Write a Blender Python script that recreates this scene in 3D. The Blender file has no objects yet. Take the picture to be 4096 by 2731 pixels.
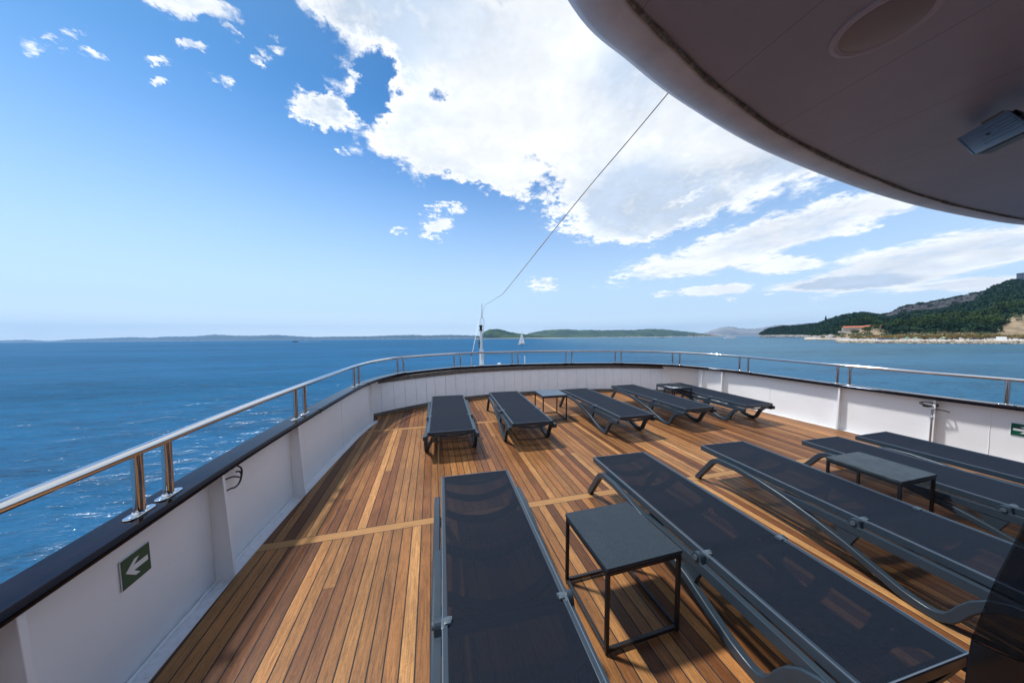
import bpy, bmesh, math, random
import numpy as np
from mathutils import Vector, Matrix
random.seed(7); RNG = np.random.default_rng(7)
SC = bpy.context.scene
COL = SC.collection
V = Vector
# ------------------------------------------------------------------ frames
# ship frame: x to starboard along the deck, y forward along the planks, z normal to the deck (the bow is trimmed up 2 degrees)
UPD = V((-.00166, .03738, .9993)).normalized()
xa = (V((1, 0, 0)) - UPD * UPD.x).normalized(); ya = UPD.cross(xa)
SHIP_R = Matrix((xa, ya, UPD)).to_4x4()
CAM_D = V((0, 0, 1.6133))
SHIP = Matrix.Translation(V((0, 0, 6.5)) - (SHIP_R @ CAM_D)) @ SHIP_R
CR, CU, CF = V((.96554, -.26022, .00283)), V((.00972, .04691, .99885)), V((.26006, .96441, -.04782))
rw, uw, fw = [(SHIP_R.to_3x3() @ v).normalized() for v in (CR, CU, CF)]
CAMW = SHIP @ CAM_D
# ------------------------------------------------------------------ camera
cam = bpy.data.cameras.new('camera'); co = bpy.data.objects.new('camera', cam); COL.objects.link(co)
cam.sensor_width = 36; cam.lens = 10.468; cam.clip_start = .02; cam.clip_end = 200000
m = Matrix((rw, uw, -fw)).transposed().to_4x4(); m.translation = CAMW; co.matrix_world = m
SC.camera = co
# ------------------------------------------------------------------ light
SUN_D = (SHIP_R.to_3x3() @ V((.41, -.30, -1))).normalized()
sun = bpy.data.lights.new('sun', 'SUN'); sun.energy = 3.2; sun.angle = math.radians(4); sun.color = (1, .965, .91)
so = bpy.data.objects.new('sun', sun); COL.objects.link(so); so.rotation_euler = SUN_D.to_track_quat('-Z', 'Y').to_euler()
so.location = (0, 0, 60)
SUN_EL = math.asin(-SUN_D.z); SUN_AZ = math.atan2(-SUN_D.x, -SUN_D.y)
FH = V((fw.x, fw.y, 0)).normalized(); RH = V((FH.y, -FH.x, 0))
PF = 1191.0
def ray(px, py):
    return (fw + rw * ((px - 2048) / PF) - uw * ((py - 1365.5) / PF))
def at(px, py, d): return CAMW + ray(px, py) * d
def ground(px, d, z):     # point at image column px, distance d ahead, height z above the sea
    a = fw + rw * ((px - 2048) / PF); t = (z - CAMW.z - a.z * d) / (uw.z * d)
    return CAMW + (a + uw * t) * d
# world -----------------------------------------------------------------
class NT:
    def __init__(s, tree): s.t = tree; s.n = tree.nodes; s.l = tree.links
    def node(s, ty, **kw):
        n = s.n.new(ty)
        for k, v in kw.items(): setattr(n, k, v)
        return n
    def put(s, sock, v):
        if isinstance(v, bpy.types.NodeSocket): s.l.new(v, sock)
        elif v is not None: sock.default_value = v
    def math(s, op, a, b=None, c=None, clamp=False):
        n = s.node('ShaderNodeMath', operation=op, use_clamp=clamp)
        for i, v in enumerate((a, b, c)): s.put(n.inputs[i], v)
        return n.outputs[0]
    def vmath(s, op, a, b=None):
        n = s.node('ShaderNodeVectorMath', operation=op); s.put(n.inputs[0], a)
        if b is not None:
            s.put(n.inputs[3] if op == 'SCALE' else n.inputs[1], b)
        return n.outputs['Value'] if op == 'DOT_PRODUCT' else n.outputs[0]
    def ramp(s, v, lo, hi, a=0., b=1., smooth=True):
        n = s.node('ShaderNodeMapRange', interpolation_type='SMOOTHSTEP' if smooth else 'LINEAR')
        for i, x in enumerate((v, lo, hi, a, b)): s.put(n.inputs[i], x)
        return n.outputs[0]
    def noise(s, vec, scale, detail=4, rough=.55, dist=0., dim='3D'):
        n = s.node('ShaderNodeTexNoise', noise_dimensions=dim); s.put(n.inputs['Vector'], vec)
        n.inputs['Scale'].default_value = scale; n.inputs['Detail'].default_value = detail
        n.inputs['Roughness'].default_value = rough; n.inputs['Distortion'].default_value = dist
        return n.outputs[0]
    def mix(s, f, a, b, blend='MIX'):
        n = s.node('ShaderNodeMix', data_type='RGBA', blend_type=blend); s.put(n.inputs[0], f)
        for i, v in ((6, a), (7, b)):
            s.put(n.inputs[i], (*v, 1) if isinstance(v, tuple) and len(v) == 3 else v)
        return n.outputs[2]
    def colramp(s, f, stops):
        n = s.node('ShaderNodeValToRGB'); s.put(n.inputs[0], f); e = n.color_ramp.elements
        while len(e) < len(stops): e.new(.5)
        for q, (p, c) in zip(e, stops): q.position = p; q.color = (*c, 1)
        return n.outputs[0]
    def comb(s, x, y, z):
        n = s.node('ShaderNodeCombineXYZ')
        for i, v in enumerate((x, y, z)): s.put(n.inputs[i], v)
        return n.outputs[0]
    def sep(s, v):
        n = s.node('ShaderNodeSeparateXYZ'); s.put(n.inputs[0], v); return n.outputs

W = bpy.data.worlds.new('World'); SC.world = W; W.use_nodes = True
def build_world():
    T = NT(W.node_tree); T.n.clear()
    sky = T.node('ShaderNodeTexSky', sky_type='NISHITA', sun_disc=False)
    sky.sun_elevation = SUN_EL; sky.sun_rotation = SUN_AZ
    sky.air_density = 1.0; sky.dust_density = .9; sky.ozone_density = 2.2; sky.altitude = 0
    hs = T.node('ShaderNodeHueSaturation'); hs.inputs['Saturation'].default_value = 1.28; hs.inputs['Value'].default_value = 1.0
    T.put(hs.inputs['Color'], sky.outputs[0])
    d = T.node('ShaderNodeTexCoord').outputs['Generated']
    dz = T.sep(d)[2]
    dn = T.vmath('NORMALIZE', d)
    # position of a direction on the sky towards the bow: u to the right, v upwards
    f = T.vmath('DOT_PRODUCT', dn, tuple(FH)); fc = T.math('MAXIMUM', f, .05)
    u = T.math('DIVIDE', T.vmath('DOT_PRODUCT', dn, tuple(RH)), fc)
    v = T.math('DIVIDE', dz, fc)
    # cloud layer coordinates (flattened towards the horizon)
    k = T.math('ADD', T.math('MAXIMUM', dz, 0.), .13)
    s = T.sep(dn)
    q = T.comb(T.math('DIVIDE', s[0], k), T.math('DIVIDE', s[1], k), 0.)
    w2 = T.node('ShaderNodeTexNoise', noise_dimensions='2D'); T.put(w2.inputs['Vector'], q); w2.inputs['Scale'].default_value = 11; w2.inputs['Detail'].default_value = 6; w2.inputs['Roughness'].default_value = .68
    w2s = T.sep(w2.outputs['Color'])
    blobs = [ # cx, cy, rx, ry, angle, weight, in sight lines of the photograph's grid 2352 wide
        (1230, 120, 400, 190, 4, 1.2), (1110, 330, 150, 75, 8, 1.), (860, -5, 260, 80, 24, 1.), (1390, 400, 160, 100, 42, 1.05), (1640, 320, 300, 165, -6, 1.2), (1015, 330, 165, 78, 8, 1.), (1300, 480, 90, 50, 30, .85), (1190, 420, 90, 36, 14, .9), (1480, 500, 170, 40, -10, .9),
        (1850, 290, 260, 95, 0, 1.), (1800, 543, 370, 40, -14, 1.05), (2180, 590, 330, 48, -11, 1.1), (1800, 608, 90, 14, -5, .85), (1950, 648, 160, 14, -3, .9), (2060, 470, 110, 20, -8, .8),
        (2330, 480, 120, 22, -6, .8), (738, 246, 78, 38, 14, 1.1), (868, 195, 46, 80, 18, -.85), (1075, 302, 60, 34, 0, -.75), (1195, 352, 66, 22, 0, -.75), (1243, 425, 40, 44, 20, -.8), (1010, 245, 26, 40, 0, -.6), (1330, 545, 40, 12, 0, -.6), (1560, 470, 60, 10, -16, -.7), (812, 185, 22, 24, 40, .7), (1008, 522, 26, 20, 0, .95), (1245, 656, 32, 17, 0, 1.05), (1412, 642, 30, 7, 0, .9),
        (1632, 668, 85, 12, -7, .9), (1527, 677, 24, 8, 0, .85), (430, 12, 130, 36, 14, .92), (125, 105, 58, 24, -15, .8), (492, 178, 34, 14, 14, .85), (1022, 484, 38, 14, 0, .75), (1680, 690, 18, 6, 0, .8),
        (2250, 655, 170, 14, -4, .95), (520, 60, 40, 22, 30, .75), (345, 150, 30, 10, 0, .7), (590, 140, 22, 10, 10, .75), (430, 118, 34, 10, 6, .7), (205, 145, 34, 10, 25, .7), (625, 100, 24, 28, -20, .7), (350, 196, 22, 7, 10, .65), (1775, 678, 12, 6, 0, .7), (935, 518, 18, 12, 0, .7), (790, 350, 18, 10, 0, .7), (1950, 395, 80, 18, -6, .7)]
    wv = T.node('ShaderNodeTexNoise', noise_dimensions='2D'); T.put(wv.inputs['Vector'], q); wv.inputs['Scale'].default_value = 1.1; wv.inputs['Detail'].default_value = 7; wv.inputs['Roughness'].default_value = .62
    ws = T.sep(wv.outputs['Color'])
    uu = T.math('ADD', u, T.math('MULTIPLY', T.math('SUBTRACT', ws[0], .5), .16))
    vv = T.math('ADD', v, T.math('MULTIPLY', T.math('SUBTRACT', ws[1], .5), T.ramp(dz, 0, .35, .03, .14)))
    uu = T.math('ADD', uu, T.math('MULTIPLY', T.math('SUBTRACT', w2s[0], .5), T.ramp(dz, .1, .6, .05, .16)))
    vv = T.math('ADD', vv, T.math('MULTIPLY', T.math('SUBTRACT', w2s[1], .5), T.ramp(dz, .0, .6, .012, .13)))
    tot = None; tot2 = None
    for cx, cy, rx, ry, a, w in blobs:
        if 0 < w < .96 and rx < 140 and cy < 560: rx *= 1.12; ry *= 1.12; w = .45 + .5 * w
        r = ray(cx * 1.7415, cy * 1.7415); ff = r.dot(FH); u0, v0 = r.dot(RH) / ff, r.z / ff
        pr = PF / 1.7415
        a = math.radians(-a); ca, sa = math.cos(a), math.sin(a)
        du = T.math('SUBTRACT', uu, u0); dv = T.math('SUBTRACT', vv, v0)
        e1 = T.math('MULTIPLY', T.math('ADD', T.math('MULTIPLY', du, ca), T.math('MULTIPLY', dv, sa)), pr / rx)
        e2 = T.math('MULTIPLY', T.math('SUBTRACT', T.math('MULTIPLY', dv, ca), T.math('MULTIPLY', du, sa)), pr / ry)
        rr = T.math('ADD', T.math('MULTIPLY', e1, e1), T.math('MULTIPLY', e2, e2))
        g = T.math('MULTIPLY', T.math('EXPONENT', T.math('MULTIPLY', T.math('MULTIPLY', rr, rr), -.7)), w)
        if (rx < 150 and cy < 560 and 0 < w < .9) or cy > 600 and rx < 70: tot2 = g if tot2 is None else T.math('ADD', tot2, g)
        else: tot = g if tot is None else T.math('ADD', tot, g)
    front = T.ramp(f, .05, .2)
    rear = T.ramp(T.noise(q, .8, 3, .5, dim='2D'), .35, .6, 0, 1)
    field = T.math('ADD', T.math('MULTIPLY', tot, front), T.math('MULTIPLY', rear, T.math('SUBTRACT', 1., front)))
    n1 = T.noise(q, 2.6, 12, .62, .25, '2D')
    n2 = T.noise(q, 9.0, 8, .66, .1, '2D')
    n4 = T.noise(q, 30.0, 6, .62, .2, '2D')
    nn = T.math('ADD', T.math('MULTIPLY', T.math('SUBTRACT', n4, .5), T.ramp(dz, .15, .6, .12, .62)), T.math('MULTIPLY', T.math('SUBTRACT', n1, .5), .9))
    nn = T.math('ADD', nn, T.math('MULTIPLY', T.math('SUBTRACT', n2, .5), T.ramp(dz, .15, .6, .85, 1.2)))
    dens = T.math('ADD', T.math('MINIMUM', T.math('MULTIPLY', field, 1.12), 1.42), nn)
    mask = T.ramp(dens, .36, .92)
    wisp = T.math('MULTIPLY', tot2, T.math('ADD', T.math('MULTIPLY', T.ramp(n2, .36, .62), .75), T.math('MULTIPLY', T.ramp(n4, .36, .64), .65)))
    mask = T.math('MAXIMUM', mask, T.math('MULTIPLY', T.math('MULTIPLY', T.ramp(wisp, .22, .85), front), .9))
    mask = T.math('MULTIPLY', mask, T.ramp(dz, 0.0, .03))
    # thick parts turn grey underneath
    n3 = T.noise(q, 1.3, 5, .5, .3, '2D')
    thick = T.math('MULTIPLY', T.ramp(dens, .8, 1.5), T.ramp(n3, .29, .58))
    ccol = T.mix(thick, (.79, .81, .835), (.44, .52, .63))
    fine = T.ramp(T.math('ADD', n1, T.math('MULTIPLY', n2, .5)), .5, 1., .86, 1.10)
    ccol = T.vmath('SCALE', ccol, fine)
    skyc = T.vmath('MULTIPLY', T.vmath('SCALE', hs.outputs[0], .105), (.56, 1.04, 1.24))
    skyc = T.vmath('SCALE', skyc, T.ramp(dz, .25, .8, 1., .66))
    # pale veil low over the sea
    veil = T.ramp(dz, -.05, .62, .92, 0.)
    skyc = T.mix(veil, skyc, (.54, .66, .80))
    skyc = T.mix(T.ramp(dz, -.02, .10, .8, 0.), skyc, (.82, .93, 1.0))
    colr = T.mix(T.math('MULTIPLY', mask, .97), skyc, ccol)
    bg = T.node('ShaderNodeBackground'); T.put(bg.inputs[0], colr); bg.inputs[1].default_value = 1.
    o = T.node('ShaderNodeOutputWorld'); T.l.new(bg.outputs[0], o.inputs[0])
build_world()
W.cycles.sampling_method = 'MANUAL'; W.cycles.sample_map_resolution = 1024
SC.view_settings.view_transform = 'Standard'; SC.view_settings.look = 'None'; SC.view_settings.exposure = 0.5; SC.view_settings.gamma = 1
SC.cycles.max_bounces = 10; SC.cycles.transparent_max_bounces = 16; SC.cycles.sample_clamp_indirect = 6
SC.cycles.use_denoising = True
# ------------------------------------------------------------------ materials
MATS = {}
def mat(name, col=(.5, .5, .5), rough=.5, metal=0., spec=.5, coat=0., bump=0., bscale=40., var=0., vscale=3., fn=None):
    if name in MATS: return MATS[name]
    mt = bpy.data.materials.new(name); mt.use_nodes = True; T = NT(mt.node_tree); b = T.n['Principled BSDF']
    b.inputs['Base Color'].default_value = (*col, 1); b.inputs['Roughness'].default_value = rough; b.inputs['Metallic'].default_value = metal
    b.inputs['Specular IOR Level'].default_value = spec; b.inputs['Coat Weight'].default_value = coat; b.inputs['Coat Roughness'].default_value = .06
    oc = T.node('ShaderNodeTexCoord').outputs['Object']
    if var:
        n = T.noise(oc, vscale, 5, .6)
        f = T.ramp(n, .3, .7, 1 - var, 1 + var)
        T.put(b.inputs['Base Color'], T.vmath('SCALE', (*col,), f))
    if bump:
        bp = T.node('ShaderNodeBump'); bp.inputs['Strength'].default_value = bump; bp.inputs['Distance'].default_value = .01
        T.put(bp.inputs['Height'], T.noise(oc, bscale, 4, .6)); T.put(b.inputs['Normal'], bp.outputs[0])
    if fn: fn(T, b, oc)
    MATS[name] = mt; return mt
def _unused():
    pass
def deck_fn(T, b, oc):
    s = T.sep(oc); pitch = .0717
    px = T.math('DIVIDE', T.math('ADD', s[0], .0213), pitch)
    idx = T.math('FLOOR', px); fr = T.math('FRACT', px)
    # transverse boards every 2.44 m
    py = T.math('DIVIDE', T.math('SUBTRACT', s[1], 2.4635), 2.4423); row = T.math('FLOOR', py); fy = T.math('MULTIPLY', T.math('FRACT', py), 2.4423)
    board = T.math('LESS_THAN', fy, .081)
    # butt joints in some planks
    wn = T.node('ShaderNodeTexWhiteNoise', noise_dimensions='2D'); T.put(wn.inputs['Vector'], T.comb(idx, row, 0)); rnd = wn.outputs['Value']; rc = T.sep(wn.outputs['Color'])
    hasj = T.math('GREATER_THAN', rc[2], .80); half = T.math('MULTIPLY', hasj, T.math('GREATER_THAN', fy, T.math('ADD', .5, T.math('MULTIPLY', rc[0], 1.6))))
    wn2 = T.node('ShaderNodeTexWhiteNoise', noise_dimensions='3D'); T.put(wn2.inputs['Vector'], T.comb(idx, row, T.math('ADD', half, 3.7))); r2 = wn2.outputs['Value']
    r2c = T.sep(wn2.outputs['Color'])
    off = T.math('MULTIPLY', r2, 37.)
    # grain along y
    gv = T.comb(T.math('ADD', T.math('MULTIPLY', s[0], 1.), off), T.math('MULTIPLY', s[1], .055), T.math('MULTIPLY', off, .3))
    g1 = T.noise(gv, 90, 5, .6, 1.2); g2 = T.noise(gv, 420, 3, .6, .3)
    fig = T.noise(T.comb(T.math('ADD', s[0], off), T.math('MULTIPLY', s[1], .35), off), 13, 3, .5, 2.2)
    fig = T.math('ABSOLUTE', T.math('SINE', T.math('MULTIPLY', fig, 42.)))
    base = T.colramp(r2, [(0, (.088, .038, .018)), (.08, (.130, .058, .026)), (.38, (.180, .088, .038)), (.74, (.235, .122, .052)), (.93, (.30, .165, .072)), (1, (.39, .23, .11))])
    tint = T.mix(T.math('MULTIPLY', r2c[1], .5), base, T.vmath('MULTIPLY', base, (1.12, .88, .74)))
    gm = T.math('ADD', T.ramp(g1, .25, .75, .62, 1.28), T.ramp(g2, .3, .7, -.14, .14))
    gm = T.math('MULTIPLY', gm, T.ramp(fig, 0, 1, .88, 1.07))
    wcol = T.vmath('SCALE', tint, gm)
    big = T.noise(oc, 1.7, 4, .6); wcol = T.vmath('SCALE', wcol, T.ramp(big, .3, .7, .84, 1.12))
    # weathered, duller grey patches
    wcol = T.mix(T.ramp(T.noise(oc, 5.3, 6, .65), .55, .8, 0, .22), wcol, (.15, .10, .065))
    # transverse board: own grain
    gv2 = T.comb(T.math('MULTIPLY', s[0], .05), s[1], row); gb = T.noise(gv2, 110, 4, .6, 1.)
    bcol = T.vmath('SCALE', (.32, .185, .085), T.ramp(gb, .25, .75, .75, 1.15))
    wcol = T.mix(board, wcol, bcol)
    # caulking
    ed = T.math('MULTIPLY', T.math('SUBTRACT', .5, T.math('ABSOLUTE', T.math('SUBTRACT', fr, .5))), pitch)
    caulk = T.math('MULTIPLY', T.math('LESS_THAN', ed, .0033), T.math('SUBTRACT', 1., board))
    eb = T.math('MINIMUM', T.math('ABSOLUTE', T.math('SUBTRACT', fy, .081)), T.math('MINIMUM', fy, T.math('SUBTRACT', 2.4423, fy)))
    caulk = T.math('MAXIMUM', caulk, T.math('LESS_THAN', eb, .0022))
    jj = T.math('ABSOLUTE', T.math('SUBTRACT', fy, T.math('ADD', .5, T.math('MULTIPLY', rc[0], 1.6))))
    caulk = T.math('MAXIMUM', caulk, T.math('MULTIPLY', T.math('LESS_THAN', jj, .0012), T.math('MULTIPLY', hasj, T.math('SUBTRACT', 1., board))))
    # bungs: small round plugs near the plank ends
    pxl = T.math('MULTIPLY', T.math('SUBTRACT', fr, .5), pitch)
    sp = T.math('SUBTRACT', T.math('FRACT', T.math('DIVIDE', T.math('ADD', s[1], T.math('MULTIPLY', rc[1], .02)), .61)), .5)
    pd = T.math('SQRT', T.math('ADD', T.math('POWER', pxl, 2.), T.math('POWER', T.math('MULTIPLY', sp, .61), 2.)))
    bung = T.math('MULTIPLY', T.math('LESS_THAN', pd, .0055), T.math('GREATER_THAN', rc[2], .72))
    wcol = T.mix(T.math('MULTIPLY', bung, .75), wcol, (.10, .04, .02))
    wcol = T.vmath('MULTIPLY', wcol, (1.12, 1.0, .77))
    fin = T.mix(caulk, wcol, (.016, .016, .018))
    T.put(b.inputs['Base Color'], fin)
    T.put(b.inputs['Roughness'], T.mix(caulk, T.ramp(g1, .2, .8, .36, .56), (.75, .75, .75)))
    h = T.math('SUBTRACT', T.math('MULTIPLY', g1, .12), T.math('ADD', caulk, T.math('MULTIPLY', T.math('LESS_THAN', ed, .0052), .4)))
    bp = T.node('ShaderNodeBump'); bp.inputs['Strength'].default_value = .55; bp.inputs['Distance'].default_value = .0022
    T.put(bp.inputs['Height'], h); T.put(b.inputs['Normal'], bp.outputs[0])
M_deck = mat('teak_deck', rough=.5, spec=.32, fn=deck_fn)
def white_fn(T, b, oc):
    n = T.noise(oc, 2.2, 6, .65); n2 = T.noise(oc, 26, 4, .7)
    col = T.mix(T.ramp(n, .35, .75, 0, .5), (.84, .848, .86), (.76, .77, .785))
    v = T.node('ShaderNodeTexVoronoi'); T.put(v.inputs['Vector'], oc); v.inputs['Scale'].default_value = 9
    spot = T.math('MULTIPLY', T.math('LESS_THAN', v.outputs['Distance'], .026), T.math('GREATER_THAN', n2, .5))
    col = T.mix(T.math('MULTIPLY', spot, .8), col, (.25, .16, .08))
    st = T.noise(T.vmath('MULTIPLY', oc, (1., 1., .045)), 34, 4, .6); col = T.mix(T.ramp(st, .66, .78, 0, .28), col, (.46, .38, .28))
    ft = T.math('MULTIPLY', T.ramp(T.sep(oc)[2], -.02, .05, 1., 0.), T.ramp(n2, .42, .7)); col = T.mix(T.math('MULTIPLY', ft, .18), col, (.33, .28, .22))
    T.put(b.inputs['Base Color'], col)
    bp = T.node('ShaderNodeBump'); bp.inputs['Strength'].default_value = .25; bp.inputs['Distance'].default_value = .02
    T.put(bp.inputs['Height'], T.noise(oc, 3.5, 3, .5)); T.put(b.inputs['Normal'], bp.outputs[0])
M_white = mat('white_ship_paint', rough=.33, spec=.5, fn=white_fn)
def clad_fn(T, b, oc):
    n = T.noise(oc, 6, 4, .6)
    T.put(b.inputs['Base Color'], T.mix(T.ramp(n, .3, .7), (.82, .845, .88), (.77, .795, .84)))
M_clad = mat('white_board', rough=.55, fn=clad_fn)
M_groove = mat('board_groove', (.56, .56, .57), .8)
def cap_fn(T, b, oc):
    n = T.noise(T.vmath('MULTIPLY', oc, (1., .25, 1.)), 26, 5, .65, .8)
    T.put(b.inputs['Base Color'], T.mix(T.ramp(n, .3, .72), (.0025, .002, .0025), (.012, .005, .004)))
    T.put(b.inputs['Roughness'], T.ramp(T.noise(oc, 14, 4, .6), .3, .7, .05, .12)); b.inputs['Specular Tint'].default_value = (.45, .62, 1., 1)
    bp = T.node('ShaderNodeBump'); bp.inputs['Strength'].default_value = .05; bp.inputs['Distance'].default_value = .003
    T.put(bp.inputs['Height'], T.noise(oc, 30, 5, .6)); T.put(b.inputs['Normal'], bp.outputs[0])
M_cap = mat('varnished_mahogany', rough=.1, spec=.17, coat=0., fn=cap_fn)
def grey_fn(T, b, oc):
    n = T.noise(T.vmath('MULTIPLY', oc, (.16, .5, 1.)), 60, 6, .7, 1.)
    T.put(b.inputs['Base Color'], T.colramp(n, [(.25, (.035, .027, .022)), (.5, (.12, .10, .085)), (.75, (.25, .22, .19))]))
M_greywood = mat('weathered_grey_wood', rough=.8, bump=.3, bscale=60, fn=grey_fn)
def steel_fn(T, b, oc):
    n = T.noise(oc, 300, 2, .5)
    T.put(b.inputs['Roughness'], T.ramp(n, .2, .8, .04, .10))
M_steel = mat('polished_steel', (.70, .69, .68), .08, 1., fn=steel_fn)
M_steel2 = mat('dull_steel', (.45, .46, .47), .35, 1., var=.15, vscale=30)
M_frame = mat('slate_resin', (.026, .042, .060), .33, 0., .45, bump=.05, bscale=350, var=.06, vscale=9)
M_rim = mat('slate_resin_highlight', (.10, .13, .17), .35)
M_dark = mat('black_resin', (.012, .012, .014), .45)
M_clip = mat('grey_clip', (.07, .095, .12), .35)
def mesh_fabric():
    mt = bpy.data.materials.new('navy_mesh_fabric'); mt.use_nodes = True; T = NT(mt.node_tree); b = T.n['Principled BSDF']; o = T.n['Material Output']
    oc = T.node('ShaderNodeTexCoord').outputs['Object']; s = T.sep(oc)
    wv = T.math('SINE', T.math('MULTIPLY', T.math('ADD', s[0], T.math('MULTIPLY', s[1], .5)), 1250.)); wv2 = T.math('SINE', T.math('MULTIPLY', s[1], 1500.))
    n = T.noise(T.vmath('MULTIPLY', oc, (1., .3, 1.)), 240, 3, .7); weave = T.math('MULTIPLY', T.math('ADD', wv, wv2), .12)
    f = T.math('ADD', T.ramp(n, .25, .75, .0, 1.), weave, clamp=True)
    T.put(b.inputs['Base Color'], T.mix(f, (.004, .0065, .013), (.009, .014, .024)))
    b.inputs['Roughness'].default_value = .7; b.inputs['Specular IOR Level'].default_value = .12
    b.inputs['Sheen Weight'].default_value = .04; b.inputs['Sheen Tint'].default_value = (.6, .75, 1, 1)
    tr = T.node('ShaderNodeBsdfTransparent'); tr.inputs[0].default_value = (.85, .85, .9, 1)
    lw = T.node('ShaderNodeLayerWeight'); lw.inputs[0].default_value = .5
    op = T.ramp(lw.outputs['Facing'], .1, .8, .16, .0, False)
    mx = T.node('ShaderNodeMixShader'); T.put(mx.inputs[0], op); T.l.new(b.outputs[0], mx.inputs[1]); T.l.new(tr.outputs[0], mx.inputs[2]); T.l.new(mx.outputs[0], o.inputs[0])
    bp = T.node('ShaderNodeBump'); bp.inputs['Strength'].default_value = .2; bp.inputs['Distance'].default_value = .001; T.put(bp.inputs['Height'], f); T.put(b.inputs['Normal'], bp.outputs[0])
    return mt
M_fab = mesh_fabric()
def stone_fn(T, b, oc):
    n = T.noise(oc, 420, 3, .8); n2 = T.noise(oc, 9, 5, .6)
    c = T.mix(T.ramp(n, .35, .68), (.009, .015, .022), (.042, .058, .078)); c = T.mix(T.ramp(n2, .5, .8, 0, .12), c, (.09, .115, .14))
    T.put(b.inputs['Base Color'], c)
M_stone = mat('speckled_slate', rough=.5, spec=.25, bump=.1, bscale=500, fn=stone_fn)
M_glass = mat('black_glass_top', (.05, .07, .09), .03, 0., 1.0, coat=1.)
M_black = mat('black_powder_coat', (.013, .013, .016), .38, bump=.06, bscale=400)
M_green = mat('sign_green', (.001, .075, .045), .3)
M_signwhite = mat('sign_white', (.72, .74, .74), .35)
M_cable = mat('black_cable', (.012, .012, .012), .45)
def ceil_fn(T, b, oc):
    s = T.sep(oc); f = T.math('ABSOLUTE', T.math('SUBTRACT', T.math('FRACT', T.math('DIVIDE', T.math('SUBTRACT', s[0], .715), .405)), .5))
    n = T.noise(oc, 2.4, 6, .65)
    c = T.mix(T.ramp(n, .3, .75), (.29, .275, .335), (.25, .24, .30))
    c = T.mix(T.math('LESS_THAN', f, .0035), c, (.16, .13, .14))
    v = T.noise(oc, 38, 5, .8); c = T.mix(T.ramp(v, .70, .8, 0, .6), c, (.20, .13, .08))
    T.put(b.inputs['Base Color'], c)
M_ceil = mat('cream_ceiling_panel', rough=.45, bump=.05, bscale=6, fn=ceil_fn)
M_lip = mat('white_gelcoat', (.55, .56, .62), .4, var=.12, vscale=7, bump=.1, bscale=12)
def grime_fn(T, b, oc):
    n = T.noise(oc, 22, 8, .8, 1.2)
    T.put(b.inputs['Base Color'], T.colramp(n, [(.32, (.035, .028, .02)), (.5, (.13, .11, .08)), (.66, (.30, .28, .25)), (.8, (.05, .04, .03))]))
M_grime = mat('stained_sealant', rough=.85, bump=.6, bscale=60, fn=grime_fn)
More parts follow.
